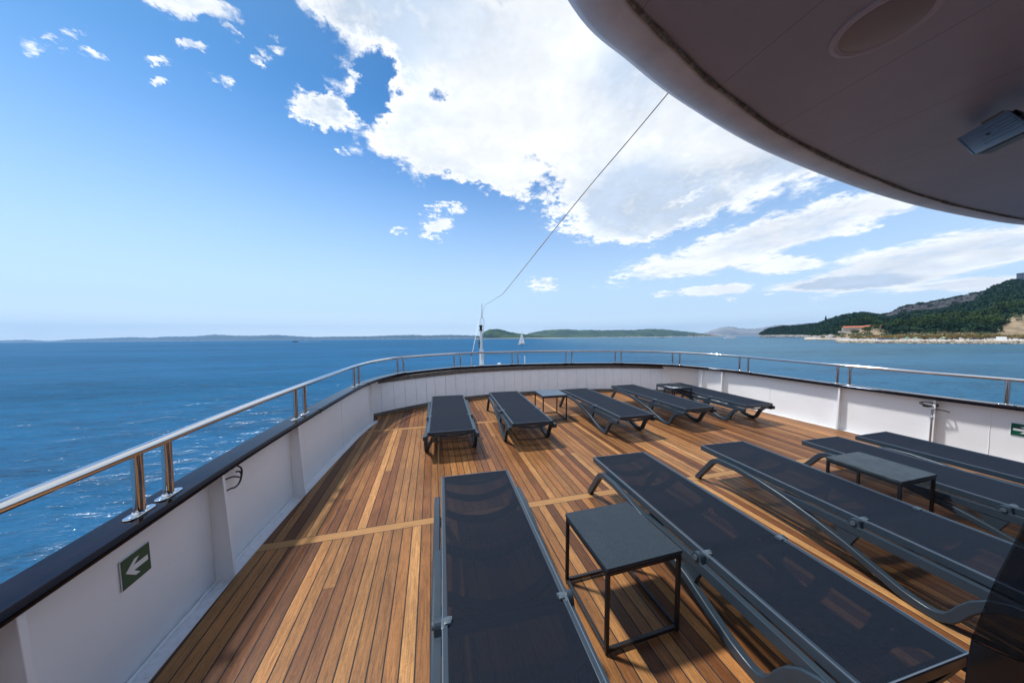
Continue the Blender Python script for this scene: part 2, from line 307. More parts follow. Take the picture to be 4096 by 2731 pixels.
# ------------------------------------------------------------------ mesh helpers
def obj(name, data, parent=None, ship=True):
    o = bpy.data.objects.new(name, data); COL.objects.link(o)
    if parent is not None: o.parent = parent
    elif ship: o.matrix_world = SHIP
    return o
def tag(o, label=None, cat=None, group=None, kind=None):
    if label: o['label'] = label
    if cat: o['category'] = cat
    if group: o['group'] = group
    if kind: o['kind'] = kind
    return o
def thing(name, label, cat, loc=(0, 0, 0), rz=0, group=None, ship=True):
    o = bpy.data.objects.new(name, None); COL.objects.link(o); o.empty_display_size = .1
    L = Matrix.Translation(loc) @ Matrix.Rotation(rz, 4, 'Z')
    o.matrix_world = SHIP @ L if ship else L
    return tag(o, label, cat, group)
class MB:
    def __init__(s): s.b = bmesh.new()
    def quadstrip(s, rings, closed=False, caps=True, mi=0):
        vs = [[s.b.verts.new(p) for p in r] for r in rings]; n = len(vs[0])
        for i in range(len(vs) - (0 if closed else 1)):
            a, c = vs[i], vs[(i + 1) % len(vs)]
            for j in range(n):
                k = (j + 1) % n
                f = s.b.faces.new((a[j], a[k], c[k], c[j])); f.material_index = mi
        if caps and not closed:
            for q in (vs[0], vs[-1]):
                try: s.b.faces.new(q).material_index = mi
                except ValueError: pass
        return s
    def box(s, c, d, rot=None, bev=0., mi=0):
        m = Matrix.Translation(c) @ (rot or Matrix.Identity(4)) @ Matrix.Diagonal((*d, 1))
        r = bmesh.ops.create_cube(s.b, size=1, matrix=m)
        for v in r['verts']:
            for f in v.link_faces: f.material_index = mi
        if bev:
            es = list({e for v in r['verts'] for e in v.link_edges}); bmesh.ops.bevel(s.b, geom=es, offset=bev, segments=2, affect='EDGES', profile=.6)
        return s
    def tube(s, pts, r, n=12, closed=False, rs=None, mi=0):
        pts = [V(p) for p in pts]; rings = []; up = None
        for i, p in enumerate(pts):
            a = pts[i - 1] if i or closed else pts[0]; c = pts[(i + 1) % len(pts)] if (i < len(pts) - 1 or closed) else pts[-1]
            t = (c - a).normalized()
            if up is None:
                up = V((0, 0, 1)) if abs(t.z) < .9 else V((0, 1, 0))
            x = t.cross(up).normalized(); up = x.cross(t).normalized()
            rr = rs[i] if rs else r
            rings.append([p + (x * math.cos(2 * math.pi * k / n) + up * math.sin(2 * math.pi * k / n)) * rr for k in range(n)])
        return s.quadstrip(rings, closed, mi=mi)
    def cyl(s, a, b_, r, n=16, r2=None, mi=0):
        return s.tube([a, b_], r, n, rs=[r, r2 if r2 is not None else r], mi=mi)
    def prism(s, poly, axis, lo, hi, mi=0):   # poly of 2D points extruded along an axis
        def P(a, c, h): return {'x': (h, a, c), 'y': (a, h, c), 'z': (a, c, h)}[axis]
        A = [s.b.verts.new(P(a, c, lo)) for a, c in poly]; B = [s.b.verts.new(P(a, c, hi)) for a, c in poly]; n = len(poly)
        s.b.faces.new(A).material_index = mi; s.b.faces.new(B[::-1]).material_index = mi
        for i in range(n): s.b.faces.new((A[i], B[i], B[(i + 1) % n], A[(i + 1) % n])).material_index = mi
        return s
    def strip2d(s, pts, w, x0, x1):   # band of width w following (y,z) points, from x0 to x1
        n = len(pts); L = []; R = []
        for i, p in enumerate(pts):
            a = pts[max(0, i - 1)]; c = pts[min(n - 1, i + 1)]
            t = V((c[0] - a[0], c[1] - a[1])).normalized(); nn = V((-t.y, t.x)); ww = w[i] if isinstance(w, (list, tuple)) else w
            L.append(V(p) + nn * ww / 2); R.append(V(p) - nn * ww / 2)
        rings = [[(x0, a.x, a.y), (x1, a.x, a.y), (x1, c.x, c.y), (x0, c.x, c.y)] for a, c in zip(L, R)]
        return s.quadstrip(rings)
    def build(s, name, m_, parent=None, smooth=False, ship=True, bevel=0., angle=35):
        bmesh.ops.recalc_face_normals(s.b, faces=s.b.faces)
        me = bpy.data.meshes.new(name); s.b.to_mesh(me); s.b.free()
        for x in (m_ if isinstance(m_, (list, tuple)) else [m_]): me.materials.append(x)
        if smooth:
            me.polygons.foreach_set('use_smooth', [True] * len(me.polygons))
            me.set_sharp_from_angle(angle=math.radians(angle))
        o = obj(name, me, parent, ship)
        if bevel:
            md = o.modifiers.new('b', 'BEVEL'); md.width = bevel; md.segments = 2; md.limit_method = 'ANGLE'; md.angle_limit = math.radians(40)
        return o
def np_mesh(name, verts, faces, mats, mi=None, smooth=False):
    me = bpy.data.meshes.new(name); verts = np.asarray(verts, dtype=np.float32).reshape(-1, 3); faces = np.asarray(faces, dtype=np.int32)
    k = faces.shape[1]; me.vertices.add(len(verts)); me.vertices.foreach_set('co', verts.ravel())
    me.loops.add(faces.size); me.loops.foreach_set('vertex_index', faces.ravel()); me.polygons.add(len(faces))
    me.polygons.foreach_set('loop_start', np.arange(len(faces), dtype=np.int32) * k)
    try: me.polygons.foreach_set('loop_total', np.full(len(faces), k, dtype=np.int32))
    except Exception: pass
    for x in mats: me.materials.append(x)
    if mi is not None: me.polygons.foreach_set('material_index', np.asarray(mi, dtype=np.int32))
    if smooth: me.polygons.foreach_set('use_smooth', np.ones(len(faces), dtype=bool))
    me.update(calc_edges=True); me.validate(); return me
def spline(P, n=8):
    P = [V(p) for p in P]; out = []
    for i in range(len(P) - 1):
        a = P[max(0, i - 1)]; b = P[i]; c = P[i + 1]; d = P[min(len(P) - 1, i + 2)]
        for k in range(n):
            t = k / n; out.append(.5 * ((2 * b) + (c - a) * t + (2 * a - 5 * b + 4 * c - d) * t * t + (3 * b - a - 3 * c + d) * t ** 3))
    out.append(P[-1]); return out
def round_poly(P, r, n=5):    # rounds the corners of an open 2D polyline
    out = [V(P[0])]
    for i in range(1, len(P) - 1):
        a, b, c = V(P[i - 1]), V(P[i]), V(P[i + 1]); rr = min(r, (a - b).length * .45, (c - b).length * .45)
        p = b + (a - b).normalized() * rr; q = b + (c - b).normalized() * rr
        for k in range(n + 1):
            t = k / n; out.append(p * (1 - t) ** 2 + b * 2 * t * (1 - t) + q * t * t)
    out.append(V(P[-1])); return out
def inward(path, left=False):
    nn = []
    for i in range(len(path)):
        t = (path[min(len(path) - 1, i + 1)] - path[max(0, i - 1)]).normalized(); nn.append(V((t.y, -t.x)))
    return nn
# ------------------------------------------------------------------ deck and bulwark
PATH = spline([(-1.46, -3.4), (-1.44, -2), (-1.41, -.2), (-1.372, 1.5), (-1.345, 2.5), (-1.275, 3.45), (-1.2, 4.25), (-1.10, 5.05), (-.93, 5.62), (-.6, 6.14), (0., 6.53), (.55, 6.77), (1.2, 6.9),
               (1.95, 6.955), (2.65, 6.925), (3.33, 6.85), (4.0, 6.74), (4.6, 6.58), (5.2, 6.31), (5.7, 5.9), (6.03, 5.35), (6.21, 4.7), (6.27, 4.0), (6.34, 3.2), (6.45, 2.4), (6.57, 1.75), (6.7, .8), (6.84, -.6), (6.9, -2), (6.92, -3.4)], 8)
NIN = inward(PATH)
def sweep(path, nin, prof, closed_prof=True):   # prof: (inward offset, z)
    return [[(p.x + n.x * o, p.y + n.y * o, z) for o, z in prof] for p, n in zip(path, nin)]
def sub(path, nin, cond):
    ii = [i for i in range(len(path)) if cond(path[i])]; return [path[i] for i in ii], [nin[i] for i in ii]
bul = thing('bulwark', 'white painted ship bulwark round the sun deck with dark varnished capping', 'bulwark')
for cnd in (lambda p: p.x < 1 and p.y < 5.55, lambda p: p.x > 4 and p.y < 5.55):
    MB().quadstrip(sweep(*sub(PATH, NIN, cnd), [(-.02, .668), (.0, -.10), (-.012, -.10), (-.032, .668)])).build('wall_plate', M_white, bul, smooth=True)
MB().quadstrip(sweep(PATH, NIN, [(-.078, .668), (-.20, -.1), (-.20, -.6), (-.215, -.6), (-.215, -.1), (-.093, .668)])).build('outer_plate', M_white, bul, smooth=True)
gp, gn = sub(PATH, NIN, lambda p: p.y < 5.55 and p.x < 2)
capo = MB().quadstrip(sweep(PATH, NIN, [(.078, .678), (.080, .690), (.074, .705), (.062, .714), (-.088, .714), (-.097, .708), (-.097, .676), (-.09, .670), (.07, .670)])).build('cap_rail', M_cap, bul, smooth=True, angle=32)
# scarf joints in the cap
for q in ((1227.0, 0),):
    pass
def path_near(x=None, y=None, side=None):
    best = min(range(len(PATH)), key=lambda i: (PATH[i] - V((x, y))).length); return best
for (x, y) in ((-1.25, 3.62), (-1.07, 5.2), (.45, 6.73), (2.9, 6.9), (5.0, 6.42), (6.3, 3.75), (6.65, 1.1)):
    i = path_near(x, y); p, n = PATH[i], NIN[i]; t = V((-n.y, n.x)); rr = Matrix.Rotation(math.atan2(n.y, n.x), 4, 'Z')
    MB().box((p.x - n.x * .009, p.y - n.y * .009, .6925), (.178, .003, .0455), rr).build('scarf_joint', M_dark, capo)
# waterway plate below the wood edge
MB().quadstrip(sweep(PATH, NIN, [(-.005, -.02), (.05, -.032), (.16, -.034), (.16, -.05), (-.005, -.05)])).build('waterway', M_white, bul, smooth=True)
# weld bead along the foot of the wall
def wob(path, nin, o, z): return [(p.x + n.x * (o + .003 * math.sin(i * 2.3)), p.y + n.y * (o + .003 * math.sin(i * 1.7)), z + .002 * math.sin(i * 3.1)) for i, (p, n) in enumerate(zip(path, nin))]
MB().tube(wob(PATH, NIN, .012, -.016), .009, 6).build('weld_bead', M_white, bul, smooth=True)
# stiffeners: tapered plates standing off the wall
def stiffener(x, y, foot=.10, top=.055):
    i = path_near(x, y); p, n = PATH[i], NIN[i]; t = V((-n.y, n.x))
    rings = []
    for s_ in (-.005, .005):
        q = lambda o, z: (p.x + n.x * o + t.x * s_, p.y + n.y * o + t.y * s_, z)
        rings.append([q(-.015, .669), q(top, .669), q(foot, -.0), q(foot, -.03), q(-.0, -.03)])
    b = MB().quadstrip(rings)
    # narrow flange on the free edge
    for sg in (-1,):
        a = p + n * (top + .004) + t * -.0; c = p + n * (foot + .004)
        b.quadstrip([[(a.x + n.x * o + t.x * s_, a.y + n.y * o + t.y * s_, .6685) for o, s_ in ((0, -.011), (.006, -.011), (.006, .011), (0, .011))],
                     [(c.x + n.x * o + t.x * s_, c.y + n.y * o + t.y * s_, -.031) for o, s_ in ((0, -.011), (.006, -.011), (.006, .011), (0, .011))]])
    b.build('stiffener', M_white, bul, bevel=.002)
for x, y in ((-1.42, .3), (-1.38, 1.27), (-1.35, 2.29), (-1.28, 3.28)): stiffener(x, y)
for x, y in ((6.17, 5.0), (6.34, 3.2), (6.47, 2.28), (6.61, 1.3), (6.73, .4)): stiffener(x, y, .075, .05)
# vertical weld seams
for x, y in ((-1.17, 4.5), (6.26, 4.2), (6.5, 1.95), (-1.4, .8)):
    i = path_near(x, y); p, n = PATH[i], NIN[i]
    MB().tube([(p.x + n.x * (.0 - .02 * k / 12) + .001 * math.sin(k * 2.1), p.y + n.y * (-.02 * k / 12) + .002 * math.sin(k * 1.3), -.02 + .69 * k / 12) for k in range(13)], .0035, 6).build('weld_seam', M_white, bul, smooth=True)
# forward bulkhead of white boards
CL = spline([(-1.075, 5.66), (-.62, 5.98), (-.1, 6.28), (.35, 6.49), (.8, 6.64), (1.4, 6.74), (2.1, 6.785), (3.0, 6.76), (4.0, 6.65), (4.8, 6.44), (5.3, 6.25), (5.72, 6.03), (6.02, 5.80), (6.15, 5.6)], 8)
CN = inward(CL)
MB().quadstrip(sweep(CL, CN, [(-.06, .60), (.0, -.03), (-.012, -.03), (-.072, .60)])).build('board_cladding', M_clad, bul, smooth=True)
s_ = 0; last = None; acc = 0; gb = MB(); L0 = .0
for i in range(1, len(CL)):
    acc += (CL[i] - CL[i - 1]).length
    if acc > .19:
        acc = 0; p, n = CL[i], CN[i]; t = V((-n.y, n.x))
        a = p + n * -.0565; c = p + n * .0035
        gb.quadstrip([[(a.x + n.x * o + t.x * k, a.y + n.y * o + t.y * k, .59) for o, k in ((-.002, -.0018), (.001, -.0018), (.001, .0018), (-.002, .0018))], [(c.x + n.x * o + t.x * k, c.y + n.y * o + t.y * k, .05) for o, k in ((-.002, -.0018), (.001, -.0018), (.001, .0018), (-.002, .0018))]])
gb.build('board_seam', M_groove, bul)
MB().quadstrip(sweep(CL, CN, [(.006, .066), (.024, .062), (.024, -.01), (.004, -.01)])).build('foot_trim', M_greywood, bul, smooth=True, angle=20)
cp, cn = CL[2:], CN[2:]
MB().quadstrip(sweep(cp, cn, [(-.09, .668), (-.028, .668), (-.028, .592), (-.045, .585), (-.09, .585)])).build('under_cap_beam', M_greywood, bul, smooth=True, angle=20)
# corner return plates where the side plating ends
for (x, y, sgn) in ((-1.03, 5.42, 1), (6.05, 5.45, -1)):
    i = path_near(x, y); p, n = PATH[i], NIN[i]; t = V((-n.y, n.x))
    MB().quadstrip([[(p.x + n.x * o + t.x * k, p.y + n.y * o + t.y * k, z) for o, k in ((-.03, -.006), (.045, -.006), (.045, .006), (-.03, .006))] for z in (-.035, .669)]).build('corner_plate', M_white, bul, bevel=.002)
# deck surface
WE = [p + n * .112 for p, n in zip(PATH, NIN)]
wood = [(p.x, p.y) for p in WE if not (p.y > 5.5)] 
li = [p for p in WE if p.x < 2 and p.y <= 5.5]; ri = [p for p in WE if p.x > 3 and p.y <= 5.5]
poly = [(p.x, p.y) for p in li] + [(-.985, 5.72)] + [(p.x, p.y) for p in [c + n * .012 for c, n in zip(CL, CN)][3:-4]] + [(p.x, p.y) for p in ri]
dk = MB().prism(poly, 'z', -.045, 0.).build('deck', M_deck); tag(dk, kind='structure')
tag(dk, 'teak planked sun deck with black caulking and pale cross boards')
# ------------------------------------------------------------------ guard rail
rail = thing('guard_rail', 'polished steel handrail on paired posts above the dark capping', 'railing')
RZ = 1.018
rp = [(p.x, p.y, RZ) for p in PATH]
MB().tube(rp, .0235, 20).build('handrail', M_steel, rail, smooth=True)
posts = [(-1.402, .22), (-1.40, .06), (-1.362, 1.81), (-1.36, 1.97), (-1.285, 3.31), (-1.265, 3.48), (-1.13, 4.88), (-1.10, 5.04), (-.64, 6.09), (-.545, 6.19), (.48, 6.74), (.62, 6.79), (1.88, 6.95), (2.03, 6.96), (3.26, 6.86), (3.41, 6.84), (4.51, 6.62), (4.65, 6.57), (5.65, 5.95), (5.76, 5.84), (6.205, 4.74), (6.22, 4.58), (6.335, 3.25), (6.355, 3.11), (6.56, 1.84), (6.58, 1.70), (6.76, .3), (6.775, .16)]
def dense(i, x, y): 
    best = None
    for k in range(len(PATH) - 1):
        a, b = PATH[k], PATH[k + 1]; t = max(0, min(1, (V((x, y)) - a).dot(b - a) / (b - a).length_squared)); q = a + (b - a) * t
        d = (q - V((x, y))).length
        if best is None or d < best[0]: best = (d, q, (b - a).normalized())
    return best[1], best[2]
p0 = None
for i, (x, y) in enumerate(posts):
    q, t = dense(i, x, y); n = V((t.y, -t.x)); M = Matrix(((t.x, n.x, 0, 0), (t.y, n.y, 0, 0), (0, 0, 1, 0), (0, 0, 0, 1))); M.translation = (q.x, q.y, 0)
    if p0 is None:
        b = MB(); b.cyl((0, 0, .7215), (0, 0, RZ - .012), .0205, 24); b.tube([(0, 0, .7215), (0, 0, .7265), (0, 0, .729)], .02, 24, rs=[.0265, .0245, .0207])
        pst = b.build('post', M_steel, rail, smooth=True)
        b = MB(); ov = [(.062 * (1 if math.cos(a) > 0 else -1) * (.55 + .45 * abs(math.cos(a))) if False else .042 * (1 if math.cos(a) >= 0 else -1) + .026 * math.cos(a), .026 * math.sin(a)) for a in [2 * math.pi * k / 28 + .01 for k in range(28)]]
        b.prism(ov, 'z', .7145, .7215)
        plt = b.build('base_plate', M_steel, pst, smooth=True, bevel=.002)
        b = MB()
        for sx in (-.047, .047): MB().tube([(sx, 0, .721), (sx, 0, .7235), (sx, 0, .7242)], .006, 12, rs=[.0075, .0068, .004]).build('screw', M_steel2, pst, smooth=True)
        pst.matrix_local = M; p0 = pst
    else:
        c = p0.copy(); COL.objects.link(c); c.parent = rail; c.matrix_local = M
        for ch in p0.children: d = ch.copy(); COL.objects.link(d); d.parent = c
# ------------------------------------------------------------------ sun loungers
LL, LW, LH = 1.93, .574, .35
def arc(pts, r=.05, n=5): return [tuple(p) for p in round_poly(pts, r, n)]
def make_lounger(label):
    t = thing('sun_lounger', label, 'sun lounger')
    # leg rails: one sweeping arm per side
    for sx in (-1, 1):
        x0, x1 = sorted((sx * .296, sx * .338))
        b = MB()
        pts = arc([(1.925, .006), (1.72, .292), (1.50, .300)], .07, 7) + [(1.3, .283), (1.1, .25), (.9, .20), (.72, .145), (.58, .09), (.46, .043), (.405, .030), (.355, .024), (.315, .03), (.282, .052), (.258, .09), (.238, .135), (.205, .19), (.155, .24), (.10, .268), (.04, .278), (-.005, .279)]
        n = len(pts); w = [.046] * n
        for i, p in enumerate(pts):
            if p[0] < .52: w[i] = .050
            if p[0] < .2: w[i] = .052
            if p[0] > 1.6: w[i] = .048
        b.strip2d(pts, w, x0, x1)
        b.build('leg_rail', M_frame, t, smooth=True, bevel=.006, angle=50)
        # rubber feet
        MB().box(((x0 + x1) / 2, 1.915, .006), (.040, .05, .012), bev=.004).build('foot_pad', M_dark, t); MB().box(((x0 + x1) / 2, .36, .005), (.038, .09, .010), bev=.003).build('foot_pad', M_dark, t)
        # side beam and hinge bracket
        xb = sorted((sx * .2885, sx * .322)); b = MB()
        b.strip2d([(.03, .268), (.4, .271), (.7, .272), (1.0, .268), (1.2, .266)], [.056, .056, .058, .052, .034], *xb)
        b.prism(arc([(.60, .262), (.66, .235), (.70, .14), (.745, .15), (.775, .238), (.84, .262), (.72, .30), (.70, .345), (.66, .345), (.645, .30)], .02, 3), 'x', xb[0] + .003, xb[1] + .003)
        b.build('side_beam', M_frame, t, bevel=.004)
        # adjuster stop
        b = MB(); b.prism([(1.0, .285), (1.13, .285), (1.10, .235), (1.04, .225)], 'x', *sorted((sx * .262, sx * .2935))); b.build('backrest_stop', M_dark, t)
        b = MB(); b.tube([(sx * .322, .682, .318), (sx * .329, .682, .318)], .014, 16); b.build('hinge_pin', M_clip, t, smooth=True)
        b = MB(); b.box((sx * .262, .66, .3475), (.030, .034, .016), bev=.005); b.box((sx * .281, .652, .345), (.016, .05, .016), bev=.004); b.cyl((sx * .243, .664, .347), (sx * .25, .664, .347), .013, 12)
        b.build('hinge_clip', M_clip, t, smooth=True)
    # seat frame (near) and backrest frame (far): rims of box section
    def frame(y0, y1, name, zt=LH, sag=True):
        h, tk = .047, .026; b = MB(); X = LW / 2
        for sx in (-1, 1): b.box((sx * (X - tk / 2), (y0 + y1) / 2, zt - h / 2), (tk, y1 - y0, h))
        for y, s2 in ((y0, 1), (y1, -1)): b.box((0, y + s2 * tk / 2, zt - h / 2 - (.0008 if y in (0, LL) else .006)), (LW - 2 * tk + .002, tk, h - (.0016 if y in (0, LL) else .012)))
        fr = b.build(name, M_frame, t, bevel=.004)
        # pale strip standing in for the highlight along the frame edge
        b = MB(); e = .0015
        for sx in (-1, 1): b.box((sx * (X - .004), (y0 + y1) / 2, zt + .001), (.0045, y1 - y0 - .004, .003))
        for y, s2 in (((y0, 1),) if y0 < .1 else ((y1, -1),)): b.box((0, y + s2 * .004, zt + .0012), (LW - .008, .0045, .0026))
        b.build('edge_highlight', M_rim, fr)
        # sagging cross ribs
        ys = [y0 + .013, y0 + .22, y0 + .43] if y0 < .1 else [y1 - .02, y1 - .20, y1 - .46, y1 - .80, y1 - 1.13]
        for k, yy in enumerate(ys):
            if yy > y1 - .01 and y0 > .1 and False: continue
            b = MB(); N = 14; rg = []
            for i in range(N + 1):
                u = -1 + 2 * i / N; z = zt - .03 - .045 * (1 - u * u); yo = -.05 * (1 - u * u) * (0 if (k == 0) else 1)
                hw = .013 if k == 0 else .030
                rg.append([(u * (X - .03), yy + yo - hw, z + .012), (u * (X - .03), yy + yo + hw, z + .012), (u * (X - .03), yy + yo + hw, z - .008), (u * (X - .03), yy + yo - hw, z - .008)])
            b.quadstrip(rg).build('cross_rib', M_frame, fr, smooth=True)
    frame(0, .652, 'seat_frame'); frame(.658, LL, 'backrest_frame')
    b = MB(); NX, NY = 14, 48; vs = []; X = LW / 2
    for j in range(NY + 1):
        v = j / NY; y = .010 + (LL - .02) * v; nt = .034 if abs(y - .662) < .022 else 0.
        vs.append([b.b.verts.new(((-1 + 2 * i / NX) * (X - .009 - nt), y, LH - .0010 + (-.006 if abs(y - .655) < .03 else 0.) * (1 if abs(-1 + 2 * i / NX) < .9 else .3))) for i in range(NX + 1)])
    for j in range(NY):
        for i in range(NX): b.b.faces.new((vs[j][i], vs[j][i + 1], vs[j + 1][i + 1], vs[j + 1][i]))
    b.build('mesh_sling', M_fab, t, smooth=True)
    return t
def copy_tree(o, parent=None):
    c = o.copy(); COL.objects.link(c); c.parent = parent
    for ch in o.children: copy_tree(ch, c)
    return c
LOUN = [(.296, .586, -.030, 'nearest dark mesh lounger, left of the near side table, planks showing through', 'near row of sun loungers'),
 (1.730, .605, -.034, 'dark mesh sun lounger in the near row, just right of the near side table', 'near row of sun loungers'),
 (2.996, .572, -.039, 'third sun lounger of the near row, left of the low side table', 'near row of sun loungers'),
 (4.252, .396, -.023, 'fourth sun lounger of the near row, right behind the low side table', 'near row of sun loungers'),
 (5.098, .348, .006, 'last sun lounger of the near row, beside the steel pipe and right wall', 'near row of sun loungers'),
 (.223, 3.635, -.028, 'leftmost sun lounger of the far row, seen straight from its foot end', 'far row of sun loungers'),
 (1.295, 3.705, -.027, 'second sun lounger of the far row, left of the square slim side table', 'far row of sun loungers'),
 (2.844, 3.611, .010, 'middle sun lounger of the far row, right of the square slim side table', 'far row of sun loungers'),
 (4.094, 3.719, .027, 'fourth sun lounger of the far row, left of the table mirroring the sky', 'far row of sun loungers'),
 (5.222, 3.626, -.006, 'rightmost sun lounger of the far row, behind the table mirroring the sky', 'far row of sun loungers')]
L1 = make_lounger(LOUN[0][3])
for i, (x, y, a, lab, grp) in enumerate(LOUN):
    o = L1 if i == 0 else copy_tree(L1)
    o.matrix_world = SHIP @ Matrix.Translation((x, y, 0)) @ Matrix.Rotation(a, 4, 'Z'); o['label'] = lab; o['group'] = grp
# ------------------------------------------------------------------ side tables
def make_table(label, loc, rz, topmat, W_=.453):
    t = thing('side_table', label, 'side table', loc, rz, 'side tables between the loungers'); h = .449; e = W_ / 2; q = .0185
    MB().box((0, 0, h - .010), (W_, W_, .020), bev=.002).build('table_top', topmat, t)
    b = MB()
    z = h - .0245 - q / 2; i = e - q / 2 - .003
    for s in (-1, 1): b.box((s * i, 0, z), (q, 2 * i - q, q)); b.box((0, s * i, z), (2 * i - q, q - .0006, q - .0006))
    for sx in (-1, 1):
        for sy in (-1, 1): b.box((sx * .1, sy * i, h - .0225), (.03, q - .002, .005))
    b.build('top_frame', M_black, t, bevel=.0015)
    b = MB(); z = .022
    for s in (-1, 1): b.box((s * i, 0, z), (q, 2 * i - q, q)); b.box((0, s * i, z), (2 * i - q, q - .0006, q - .0006))
    b.build('base_frame', M_black, t, bevel=.0015)
    for sx in (-1, 1):
        for sy in (-1, 1):
            lg = MB().box((sx * i, sy * i, (h - .0245 + .010) / 2), (q, q, h - .0245 - .010)).build('leg', M_black, t, bevel=.0015)
            MB().cyl((sx * i, sy * i, 0), (sx * i, sy * i, .0099), .007, 10).build('glide', M_dark, lg)
    return t
make_table('near side table with speckled slate top between the two nearest loungers', (1.029, 1.444, 0), .017, M_stone)
make_table('small square side table with slim black legs between second and middle far loungers', (2.041, 4.916, 0), -.018, mat('matt_slate', (.07, .095, .125), .28, 0, .35, var=.2, vscale=12))
make_table('side table with glossy top mirroring the sky, far right by the corner', (4.70, 4.90, 0), -.04, M_glass)
make_table('side table with dull grey scratched top between third and fourth near loungers', (3.664, 1.587, 0), .0, mat('scratched_slate', (.04, .052, .06), .45, 0, .25, var=.25, vscale=14, bump=.05, bscale=90))
# ------------------------------------------------------------------ signs, cables, pipe
def wall_frame(x, y, z, off=0.):   # matrix with local x along the wall (to the right seen from inside), y up, z inward
    q, t = dense(0, x, y); n = V((t.y, -t.x)); lean = -.02 * (z / .668)
    p = V((q.x + n.x * (lean + off), q.y + n.y * (lean + off), z))
    N = V((n.x, n.y, .03)).normalized(); X = V((t.x, t.y, 0)); Y = N.cross(X)
    M = Matrix((X, Y, N)).transposed().to_4x4(); M.translation = p; return M
def sign(x, y, z, label, flip):
    s = bpy.data.objects.new('exit_arrow_sign', None); COL.objects.link(s); s.matrix_world = SHIP @ wall_frame(x, y, z, .004)
    tag(s, label, 'sign')
    w = .143; MB().box((0, 0, 0), (w, w, .003), bev=.001).build('border', M_signwhite, s)
    MB().box((0, 0, .0021), (w - .006, w - .006, .0014)).build('green_panel', M_green, s)
    A = [(-.052, .0), (-.008, .040), (.014, .040), (-.014, .0125), (.056, .0125), (.056, -.0125), (-.014, -.0125), (.014, -.040), (-.008, -.040)]
    if flip: A = [(-a, b) for a, b in A]
    MB().prism(A, 'z', .0028, .0036).build('arrow', M_signwhite, s)
sign(-1.37, 1.79, .472, 'square green sign with white arrow pointing left on the left wall', False)
sign(6.58, 1.735, .44, 'green sign with white arrow pointing right on the right wall', True)
def loop(c, ax, ay, r, a0, a1, n=26, wob_=.0):
    return [c + ax * math.cos(a) * r * (1 + wob_ * math.sin(3 * a)) + ay * math.sin(a) * r for a in [a0 + (a1 - a0) * k / n for k in range(n + 1)]]
M1 = wall_frame(-1.35, 2.42, .56)
P1 = M1.translation; X1 = M1.col[0].to_3d(); Y1 = M1.col[1].to_3d(); Z1 = M1.col[2].to_3d()
ca = MB(); cpts = loop(P1 + Z1 * .05 + X1 * .01, X1, Y1 * .8, .062, -2.2, 1.35, 22, .05)
cpts = [P1 - X1 * .10 + Y1 * .01 + Z1 * .0] + [P1 - X1 * .07 - Y1 * .04 + Z1 * .03] + cpts
ca.tube([tuple(p) for p in cpts], .0058, 8)
c2 = [P1 - X1 * .06 + Y1 * .03 + Z1 * .01, P1 - X1 * .01 + Y1 * .03 + Z1 * .05, P1 + X1 * .05 + Y1 * .00 + Z1 * .06, P1 + X1 * .075 + Y1 * .05 + Z1 * .05, P1 + X1 * .05 + Y1 * .085 + Z1 * .03]
ca.tube([tuple(p) for p in spline(c2, 6)], .0052, 8)
tag(ca.build('cable', M_cable, smooth=True), 'loose loop of black cable sticking out beside a stiffener on the left wall', 'cable')
M2 = wall_frame(6.5, 2.33, .0); P2 = M2.translation; X2 = M2.col[0].to_3d(); Y2 = V((0, 0, 1)); Z2 = M2.col[2].to_3d()
pp = thing('vertical_pipe', 'thin grey steel pipe standing against the right wall under the cable', 'pipe')
MB().cyl(tuple(P2 + Z2 * .075 - Y2 * .03), tuple(P2 + Z2 * .055 + Y2 * .585), .0125, 14).build('tube', M_steel2, pp, smooth=True)
bb = MB()
for zz in (.12, .45): bb.box(tuple(P2 + Z2 * .035 + Y2 * zz), (.09, .012, .02), Matrix.Rotation(math.atan2(Z2.y, Z2.x), 4, 'Z'))
bb.build('bracket', M_white, pp)
ca = MB(); C0 = P2 + Z2 * .07 + Y2 * .60 - X2 * .03
ca.tube([tuple(p) for p in loop(C0 - X2 * .0, X2, Y2 * .45 + Z2 * .6, .072, 0, 6.2, 30, .05)], .0062, 8)
ca.tube([tuple(p) for p in loop(C0 + X2 * .008 + Y2 * .006, X2, Y2 * .45 + Z2 * .6, .062, .8, 6.9, 30, .06)], .0058, 8)
ca.tube([tuple(p) for p in spline([C0 - X2 * .05 - Y2 * .03, C0 + X2 * .03 - Y2 * .05, C0 + X2 * .12 - Y2 * .055, C0 + X2 * .15 - Y2 * .07 - Z2 * .05], 5)], .0062, 8)
cb = ca.build('cable', M_cable, smooth=True); tag(cb, 'coiled black cable with a white sleeve hung over the pipe on the right wall', 'cable')
MB().cyl(tuple(C0 - X2 * .03 - Y2 * .041), tuple(C0 + X2 * .045 - Y2 * .052), .0066, 10).build('sleeve', M_signwhite, cb, smooth=True)
